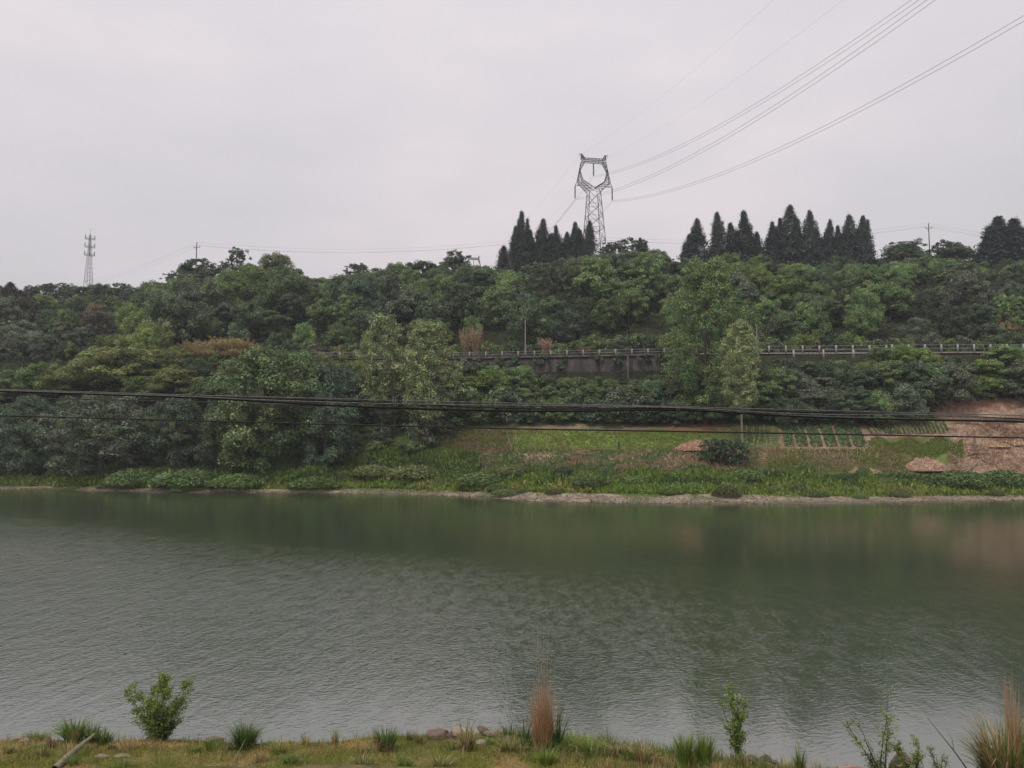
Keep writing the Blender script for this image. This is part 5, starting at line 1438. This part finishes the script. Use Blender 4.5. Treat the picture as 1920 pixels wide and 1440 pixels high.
for k, (px, py, h) in enumerate(((360, 743, 9), (741, 754, 15), (1270, 765, 13), (1732, 778, 15))):
    p = np.array(at(px, py, 8.0)); mb = MB(); hh = h * .0055 / 2
    t = np.linspace(0, 2.2 * 6.283, 26)
    mb.tube(np.stack([np.linspace(-.025, .03, 26), np.cos(t) * .03, np.sin(t) * hh * 1.1], 1), .0055, 5)
    mb.tube([(.0, -.02, hh), (.03, -.025, hh * 1.5), (.055, -.02, hh * 2.0)], [.007, .006, .004], 5)
    o = mb.build('cable_tie', M_STRAND, None, True); o.location = p
    props(o, ('small wire tie at the left junction of the overhead bundle', 'twisted wire tie left of the picture centre on the cable bundle', 'pale wire tie with a loose end right of the picture centre', 'wire tie on the cable bundle at the right, over the field')[k], 'cable tie', 'ties on the overhead cable bundle')

# ------------------------------------------------------------------ foreground bank
def near_grass():
    r = np.random.default_rng(91); n = 170000
    px = r.uniform(-60, 1980, n); x = (px - 960) / F * 19 * 1.03
    e_ = np.interp(px, NE_X, [(NEZ - EYE) / slope(960, v)[1] for v in NE_Y])
    y = e_ - r.random(n) ** 1.2 * 5.5 + .12; z = near_h(x, y)
    d = fbm(x * 1.3, y * 1.6, 92); keep = r.random(n) < np.clip((d - .22) * 3.0, .25, 1)
    x, y, z, d = x[keep], y[keep], z[keep], d[keep]; n = len(x)
    h = r.uniform(.025, .09, n) * (.5 + d * 1.4); w = r.uniform(.005, .010, n)
    lean = r.normal(size=(n, 2)) * .6 * h[:, None]; an = r.random(n) * 6.28
    bx = np.stack([np.cos(an) * w, np.sin(an) * w, np.zeros(n)], 1); b = np.stack([x, y, z - .01], 1)
    tip = b + np.stack([lean[:, 0], lean[:, 1], h], 1)
    V = np.stack([b - bx, b + bx, tip], 1).reshape(-1, 3)
    m = np.clip((fbm(x * .8, y * 1.2, 55) - .47) * 5 + r.normal(size=n) * .3, 0, 1)[:, None]
    col = np.array((.25, .26, .05)) * (1 - m) + np.array((.46, .35, .14)) * m
    props(link('bank_grass', mesh_np('bank_grass', V, np.arange(3 * n).reshape(-1, 3), M_GRASS, np.repeat(col, 3, 0))), kind='stuff', label='short green and straw-coloured turf of the near bank')
near_grass()

def tuft(px, pb, h_px, w_px, col, lab, n=170, seed=0, name='grass_tuft', cat='grass tuft', col2=None, droop=.55, wide=.010, straight=.0, seeds=0):
    """blades rising from one foot; each blade is a bent tapering strip"""
    r = np.random.default_rng(seed + 1000); g = nhit(px, pb); sc = g[1] / F
    H = h_px * sc * 1.08; Wd = w_px * sc / 2 * 1.15; n = int(n * 1.5); wide *= 1.15
    V = []; Q = []; Cc = []; T3 = []
    m = 5; t = np.linspace(0, 1, m)
    for k in range(n):
        a = r.random() * 6.28; q = np.sqrt(r.random()) * Wd * .35
        b = np.array([math.cos(a) * q, math.sin(a) * q * .7, -.03]); a2 = a + r.normal() * .5
        l_ = H * r.uniform(.45, 1.02) ; out = Wd * r.uniform(.15, 1.0) * (1 - straight); 
        if r.random() < .12: out *= 1.4
        hz = l_ * (t - droop * .45 * t ** 3 * (out / max(Wd, .01)))
        P = b + np.stack([math.cos(a2) * out * t ** 1.6, math.sin(a2) * out * t ** 1.6 * .8, hz], 1)
        sd_ = np.array([-math.sin(a2 + r.normal() * .6), math.cos(a2), 0]); w = wide * (1 - t ** 1.5) * r.uniform(.6, 1.2) + .001
        base = len(V) 
        V.extend(list(P - sd_ * w[:, None])); V.extend(list(P + sd_ * w[:, None]))
        for j in range(m - 1): Q.append((base + j, base + j + 1, base + m + j + 1, base + m + j))
        c = col if (col2 is None or r.random() < .6) else col2
        Cc.extend([np.array(c) * r.uniform(.75, 1.25)] * (2 * m))
    V = np.array(V)
    o = link(name, mesh_np(name, V, np.array(Q), M_GRASS, np.array(Cc)), None, g)
    return props(o, lab, cat)
GB = (.14, .21, .05); GD = (.085, .14, .045); DRYB = (.44, .33, .17); RED = (.48, .27, .16); BRNR = (.27, .15, .11); LIM = (.21, .29, .06)
tuft(138, 1387, 44, 70, GB, 'largest green grass tuft left of the leafy bush', 230, 1, col2=LIM)
tuft(172, 1392, 40, 50, GB, 'green tuft beside the bleached branch, right of the largest tuft', 110, 2, col2=GD)
tuft(195, 1398, 34, 44, GD, 'small weedy tuft right of the bleached branch tip', 130, 3, col2=LIM)
tuft(68, 1386, 16, 60, GB, 'low spreading green tuft near the left edge', 110, 4, droop=.9)
tuft(16, 1386, 18, 14, BRNR, 'two thin dark stalks at the left edge', 6, 5, name='dry_stalks', cat='stalks', wide=.006)
tuft(95, 1401, 20, 24, BRNR, 'small red-brown dead tuft on the turf', 90, 6, col2=DRYB, wide=.008)
tuft(460, 1404, 54, 66, GB, 'dense green tuft right of the leafy bush', 260, 7, col2=GD)
tuft(466, 1406, 26, 22, DRYB, 'pale dry stems at the foot of the dense green tuft', 26, 8, name='dry_stalks', cat='stalks')
tuft(722, 1408, 48, 58, GB, 'green tuft with a brown foot left of the rocks', 190, 9, col2=GD)
tuft(724, 1410, 24, 30, (.22, .13, .09), 'brown dead foot of the tuft left of the rocks', 70, 10, col2=DRYB)
tuft(876, 1408, 40, 40, DRYB, 'straw-coloured tuft between the two rock groups', 130, 11, col2=GD)
tuft(872, 1388, 48, 50, GD, 'few long dark stalks fanning out above the rocks', 9, 12, name='dark_stalks', cat='stalks', wide=.007, droop=.1)
tuft(1018, 1408, 124, 66, RED, 'tall red-brown reed stand by the water', 170, 13, name='reed_stand', cat='reeds', col2=DRYB, straight=.1, droop=.25, wide=.008)
tuft(1020, 1406, 208, 36, (.40, .27, .18), 'thin pale plumes rising from the red-brown reeds', 26, 14, name='plume_grass', cat='reeds', straight=.4, droop=.1, wide=.005)
tuft(1040, 1404, 96, 62, GD, 'green blades behind the red-brown reeds', 60, 15, name='reed_tuft', cat='reeds', droop=.25)
tuft(985, 1400, 60, 40, GD, 'dark thin blades leaning left beside the reeds', 30, 16, name='reed_tuft', cat='reeds', droop=.3)
tuft(1075, 1406, 26, 90, LIM, 'bright green grass mound right of the reeds', 330, 17, wide=.012)
tuft(1110, 1412, 22, 70, GB, 'second green grass mound right of the reeds', 220, 18, col2=LIM)
tuft(1025, 1436, 34, 40, LIM, 'bright green tuft below the reeds at the picture bottom', 120, 19)
tuft(955, 1408, 26, 60, GB, 'low green tuft left of the reeds', 130, 20, col2=DRYB)
tuft(1160, 1418, 26, 50, DRYB, 'brownish tuft between the grass mounds and the green clumps', 110, 21, col2=GD)
tuft(1205, 1430, 44, 60, DRYB, 'thin straw-coloured tuft left of the tall green clumps', 90, 22, col2=GB)
tuft(1285, 1440, 66, 44, LIM, 'left one of the tall bright green clumps at the bottom', 170, 23, col2=GB, droop=.25)
tuft(1322, 1440, 68, 44, GB, 'right one of the tall bright green clumps at the bottom', 170, 24, col2=LIM, droop=.25)
tuft(545, 1432, 20, 40, GB, 'small tuft on the turf below the dense green tuft', 90, 25)
tuft(680, 1438, 24, 60, GB, 'low tuft at the bottom edge left of centre', 110, 26, col2=DRYB)
tuft(760, 1440, 22, 40, GB, 'low tuft at the bottom edge below the brown-footed tuft', 80, 27)
tuft(830, 1436, 20, 70, GB, 'low green tuft below the first rock group', 100, 28, col2=DRYB)
tuft(130, 1436, 22, 50, GB, 'faint tuft beside the thick end of the bleached branch', 70, 29)
tuft(230, 1440, 18, 50, GB, 'small tuft at the bottom left corner area', 60, 30)
tuft(368, 1410, 14, 30, GB, 'tiny tuft below the right side of the leafy bush', 50, 31)
tuft(1500, 1452, 62, 30, GD, 'thin weedy plant at the water edge right of the dark rocks', 60, 32, name='weed_plant', cat='weed', col2=LIM, wide=.008)
tuft(1890, 1470, 140, 170, GB, 'large drooping grass clump in the bottom right corner', 290, 33, col2=DRYB, wide=.016, droop=.8)
tuft(1862, 1468, 110, 90, (.25, .21, .11), 'faded drooping blades at the left side of the corner clump', 110, 34, wide=.013, droop=1.1)
tuft(1904, 1466, 196, 46, RED, 'reddish reed stems rising from the corner clump', 70, 35, name='reed_stand', cat='reeds', straight=.5, wide=.008, col2=DRYB)

def shrub(px, pb, h_px, w_px, col, lab, seed, stems=5, leaves=900, leaf=.05, lean=(0, 0), name='leafy_shrub', up=1.6, spread=1.0, low=.1):
    """woody stems with twigs and single leaves"""
    r = np.random.default_rng(seed + 5000); g = nhit(px, pb); sc = g[1] / F; H = h_px * sc; R_ = w_px * sc / 2
    root_ = empty(name, g); props(root_, lab, 'shrub'); mb = MB(); anchors = []
    for k in range(stems):
        a = k / stems * 6.28 + r.normal() * .5; out = R_ * r.uniform(.25, .95) * spread; hh = H * r.uniform(.62, 1.0)
        t = np.linspace(0, 1, 7)
        P = np.stack([math.cos(a) * out * t ** 1.2 + lean[0] * t * H, math.sin(a) * out * t ** 1.2 * .8, hh * t - .04], 1) + np.cumsum(r.normal(size=(7, 3)) * .012 * H, 0) * np.array([1, 1, .3])
        P[0] = (0, 0, -.05)
        mb.tube(P, np.linspace(.016, .004, 7) * max(1, H / 1.5), 5)
        for q in range(9):
            s_ = r.uniform(low, .98); b = np.array([np.interp(s_, t, P[:, j]) for j in range(3)])
            d = np.array([math.cos(a + r.normal() * 1.3), math.sin(a + r.normal() * 1.3), r.uniform(.3, up)]); d /= np.linalg.norm(d)
            l_ = R_ * r.uniform(.25, .6) * (1.15 - s_ * .6); e_ = b + d * l_
            mb.tube([b, (b + e_) / 2 + r.normal(size=3) * .01, e_], [.006, .004, .002], 4)
            for z_ in np.linspace(.2, 1, 7): anchors.append(b + (e_ - b) * z_)
    mb.build('stems', M_BARK, root_, True)
    A = np.array(anchors); idx = r.integers(0, len(A), leaves); c = A[idx] + r.normal(size=(leaves, 3)) * leaf * .75
    V = quads_at(c, r.normal(size=(leaves, 3)) + np.array([0, -.1, .9]), leaf * r.uniform(.6, 1.3, leaves), .45, r, .3)
    l_ = link('leaves', mesh_np('leaves', V, quad_faces(leaves), M_LEAF), root_); l_.color = (*col, 1); props(l_, kind='stuff')
shrub(292, 1388, 124, 136, (.19, .27, .055), 'leafy green bush standing at the water edge on the left', 1, 11, 9500, .062, name='leafy_bush', low=.05, up=1.2)
shrub(308, 1390, 66, 78, (.10, .155, .05), 'darker dense low growth inside the right foot of the leafy bush', 2, 8, 3600, .05, name='leafy_bush')
shrub(1384, 1430, 140, 74, (.18, .26, .055), 'slender sapling at the water edge right of the tall green clumps', 3, 6, 3000, .06, lean=(-.06, 0), name='sapling', up=2.0)
shrub(1658, 1462, 158, 125, (.18, .25, .06), 'sparse thin sapling leaning left over the calm water', 4, 5, 1200, .055, lean=(-.12, 0), name='sapling', up=1.8)
shrub(1716, 1466, 82, 84, (.21, .29, .06), 'low yellow-green leafy shrub right of the sparse sapling', 5, 7, 1300, .055, name='leafy_shrub')
shrub(1765, 1466, 60, 60, (.19, .25, .08), 'small pale green shrub beside the yellow-green one', 6, 5, 520, .045, name='leafy_shrub')
shrub(1640, 1462, 60, 60, (.14, .2, .07), 'low sparse twigs at the foot of the leaning sapling', 7, 4, 260, .045, name='leafy_shrub')

def weeds():
    r = np.random.default_rng(144); V = []; Cc = []; nq = 0
    zones = [(0, 240, 260), (240, 700, 200), (700, 960, 260), (930, 1420, 2600), (1380, 1600, 220), (0, 1560, 1400)]
    for x0, x1, n in zones:
        for k in range(n):
            px = r.uniform(x0, x1); x = (px - 960) / F * 19.3; e_ = float(np.interp(px, NE_X, NE_D)); y = e_ + .1 - r.random() ** 1.6 * 2.2
            z = float(near_h(x, y)); tall = r.random(); h = .06 + .28 * tall ** 3 + (.1 if 930 < px < 1420 else 0) * r.random()
            c = (np.array(GB), np.array(LIM), np.array(DRYB), np.array(GD))[r.choice(4, p=[.35, .2, .3, .15])] * r.uniform(.7, 1.2)
            for q in range(3):
                a = r.random() * 6.28; w = r.uniform(.003, .006); l = np.array([math.cos(a), math.sin(a), 0]) * h * r.uniform(.1, .7)
                b = np.array([x + r.normal() * .02, y + r.normal() * .02, z - .01]); sd_ = np.array([-math.sin(a), math.cos(a), 0]) * w
                m_ = b + l * .35 + [0, 0, h * .62]; t_ = b + l + [0, 0, h * r.uniform(.75, 1.0)]
                V += [b - sd_, b + sd_, m_ + sd_ * .8, m_ - sd_ * .8, m_ - sd_ * .8, m_ + sd_ * .8, t_ + sd_ * .15, t_ - sd_ * .15]; Cc += [c] * 8; nq += 2
    props(link('bank_weeds', mesh_np('bank_weeds', np.array(V), quad_faces(nq), M_GRASS, np.array(Cc))), kind='stuff', label='mixed green and dead weeds along the near bank')
NE_D = [(NEZ - EYE) / slope(960, v)[1] for v in NE_Y]
weeds()

def rock(px, pb, w, h, col, lab, seed, depth=.8, dy=0.0):
    r = np.random.default_rng(seed + 300); g = nhit(px, pb); sc = g[1] / F
    import bmesh
    bm = bmesh.new(); bmesh.ops.create_icosphere(bm, subdivisions=3, radius=1)
    N = r.normal(size=(8, 3)); N /= np.linalg.norm(N, axis=1)[:, None]; dd = r.uniform(.38, .68, 8)
    for v in bm.verts:
        p = np.array(v.co)
        for n_, d_ in zip(N, dd):
            s_ = p @ n_
            if s_ > d_: p = p - n_ * (s_ - d_) * .99
        p = p * (1 + .06 * (vnoise(p[0] * 3 + 7, p[1] * 3 + p[2] * 2, seed) - .5)); v.co = p
    me = bpy.data.meshes.new('rock'); bm.to_mesh(me); bm.free(); me.materials.append(M_STONE)
    o = link('rock', me, None, (g[0], g[1] + dy, g[2] + h * sc * .16)); o.scale = (w * sc / 2 * 1.4, w * sc / 2 * depth * 1.2, h * sc / 2 * 1.7)
    o.rotation_euler = (r.normal() * .15, r.normal() * .15, r.random() * .8 - .4); o.color = (*col, 1)
    props(o, lab, 'rock')
rock(398, 1392, 32, 12, (.19, .155, .11), 'brown rock half buried right of the leafy bush', 1)
rock(824, 1382, 34, 22, (.16, .115, .08), 'reddish dark rock, left one of the rock pair', 2)
rock(845, 1383, 18, 14, (.16, .115, .08), 'small reddish rock right of the first dark rock', 3)
rock(862, 1382, 34, 22, (.32, .25, .17), 'pale pinkish flat rock behind the straw-coloured tuft', 4)
rock(882, 1384, 20, 12, (.15, .12, .08), 'small mossy rock behind the straw-coloured tuft', 5)
rock(908, 1378, 24, 20, (.15, .115, .08), 'dark upright rock of the middle rock group', 6)
rock(926, 1380, 30, 16, (.24, .19, .13), 'paler slab in the middle rock group', 7)
rock(938, 1384, 18, 14, (.14, .105, .075), 'dark rock at the right end of the middle group', 8)
rock(950, 1388, 16, 10, (.19, .13, .10), 'small brown rock right of the middle group', 9)
rock(34, 1388, 26, 14, (.26, .21, .17), 'pale rock near the left edge', 10)
rock(48, 1392, 16, 8, (.30, .23, .15), 'small tan rock in the grass near the left edge', 11)
rock(6, 1388, 18, 9, (.30, .24, .19), 'pale flat rock at the left edge', 12)
rock(1432, 1426, 32, 20, (.11, .09, .065), 'dark brown rock at the water edge right of the sapling', 13)
rock(1452, 1434, 22, 14, (.11, .09, .065), 'second dark rock right of the sapling', 14)
rock(1402, 1420, 28, 12, (.13, .13, .08), 'mossy rock behind the foot of the slender sapling', 15)
rock(195, 1420, 22, 8, (.28, .20, .15), 'flat stone lying in the turf left of the picture', 16)
rock(232, 1420, 28, 7, (.27, .20, .13), 'flat tan stone right of the first flat stone', 17)
rock(905, 1394, 20, 7, (.33, .28, .22), 'pale flat chip below the middle rock group', 18)
rock(1690, 1452, 34, 46, (.18, .145, .105), 'upright grey-brown rock behind the yellow-green shrub', 19)
rock(1655, 1458, 60, 22, (.24, .16, .12), 'broad brown rock at the foot of the leaning sapling', 20)

tr = np.random.default_rng(808)
for k in range(34):
    px = 30 + k * 45 + tr.normal() * 14; pe = float(np.interp(px, NE_X, NE_Y))
    if 250 < px < 340: continue
    dry = tr.random() < .45; c1 = DRYB if dry else (GB, LIM, GD)[tr.integers(0, 3)]
    o = tuft(px, pe + tr.uniform(4, 34), tr.uniform(14, 38), tr.uniform(20, 58), c1, '%s wild grass tuft in the turf' % ('straw-coloured' if dry else 'green'), int(tr.integers(28, 80)), 200 + k, name='grass_tuft', col2=(GB, DRYB, BRNR)[tr.integers(0, 3)], droop=tr.uniform(.3, 1.0), wide=.008)
    where = 'left of the leafy bush' if px < 300 else 'between leafy bush and middle rocks' if px < 800 else 'around the middle rocks and reeds' if px < 1060 else 'right of the reeds'
    note(o, px, '%s wild grass tuft %s' % ('straw-coloured' if dry else 'green', where), 'wild grass tufts in the near turf')

# scattered small stones in the turf
def chips():
    r = np.random.default_rng(123); n = 260
    px = r.uniform(0, 1560, n); x = (px - 960) / F * 19; e_ = np.interp(px, NE_X, [(NEZ - EYE) / slope(960, v)[1] for v in NE_Y]); y = e_ + .2 - r.random(n) * 2.2; z = near_h(x, y)
    sz = r.uniform(.012, .05, n); base = np.array([(0, 0, 1), (1, 0, 0), (.2, 1, 0), (-1, .1, 0), (0, -1, 0)], float)
    V = np.stack([x, y, z], 1)[:, None] + base[None] * np.array([1, 1, .5]) * sz[:, None, None] * r.uniform(.6, 1.3, (n, 5, 1))
    T = (np.arange(n)[:, None, None] * 5 + np.array([(0, 1, 2), (0, 2, 3), (0, 3, 4), (0, 4, 1)])[None]).reshape(-1, 3)
    c = np.array((.32, .25, .18)) * r.uniform(.6, 1.3, (n, 1))
    props(link('turf_stones', mesh_np('turf_stones', V.reshape(-1, 3), T, M_GRASS, np.repeat(c, 5, 0))), kind='stuff', label='small pale stones scattered in the turf of the near bank')
chips()
# bleached branch
a = nhit(118, 1438); b = nhit(168, 1400); mb = MB(); b = b + np.array([.12, .0, .30]); a = a + np.array([-.05, -.25, .05])
P = np.array([a, a * .66 + b * .34 + [0, 0, .03], a * .33 + b * .67 + [0, 0, .02], b])
mb.tube(P - a, [.085, .072, .055, .03], 8)
o = mb.build('bleached_branch', M_DRIFT, None, True); o.location = a; props(o, 'thick bleached branch leaning out of the turf at the bottom left', 'branch')
a = nhit(432, 1438); b = nhit(466, 1402); mb = MB(); b = b + [0, 0, .35]; mb.tube(np.array([a, (a + b) / 2 + [.02, 0, .03], b]) - a, [.012, .009, .005], 5)
o = mb.build('bleached_twig', M_DRIFT, None, True); o.location = a; props(o, 'long thin pale twig leaning on the dense green tuft', 'branch')
a = nhit(1830, 1466); mb = MB(); b = np.array(at(1738, 1345, a[1])); m_ = (a + b) / 2 + np.array([.05, 0, -.02]); mb.tube(np.array([a, m_, b]) - a, [.02, .012, .004], 6)
mb.tube(np.array([m_, m_ + [-.02, 0, .22], m_ + [-.12, 0, .42]]) - a, [.008, .005, .002], 4)
o = mb.build('dead_branch', M_BARK, None, True); o.location = a; props(o, 'long bare dark branch reaching left out of the corner clump', 'branch')
a = nhit(1575, 1448); mb = MB(); mb.tube([(-.35, 0, .08), (0, 0, .1), (.5, -.1, .05)], [.04, .05, .04], 8); o = mb.build('driftwood', simple_mat('reddish_wood', (.33, .20, .14), (.42, .27, .19), 8, .9, .5), None, True); o.location = a + np.array([.3, 0, 0]); props(o, 'reddish driftwood piece at the bottom edge left of the sapling', 'driftwood')

for o, px in LATE: note(o, px, 'green creeper hanging over the retaining wall', 'creepers hanging over the retaining wall')
flush_labels()
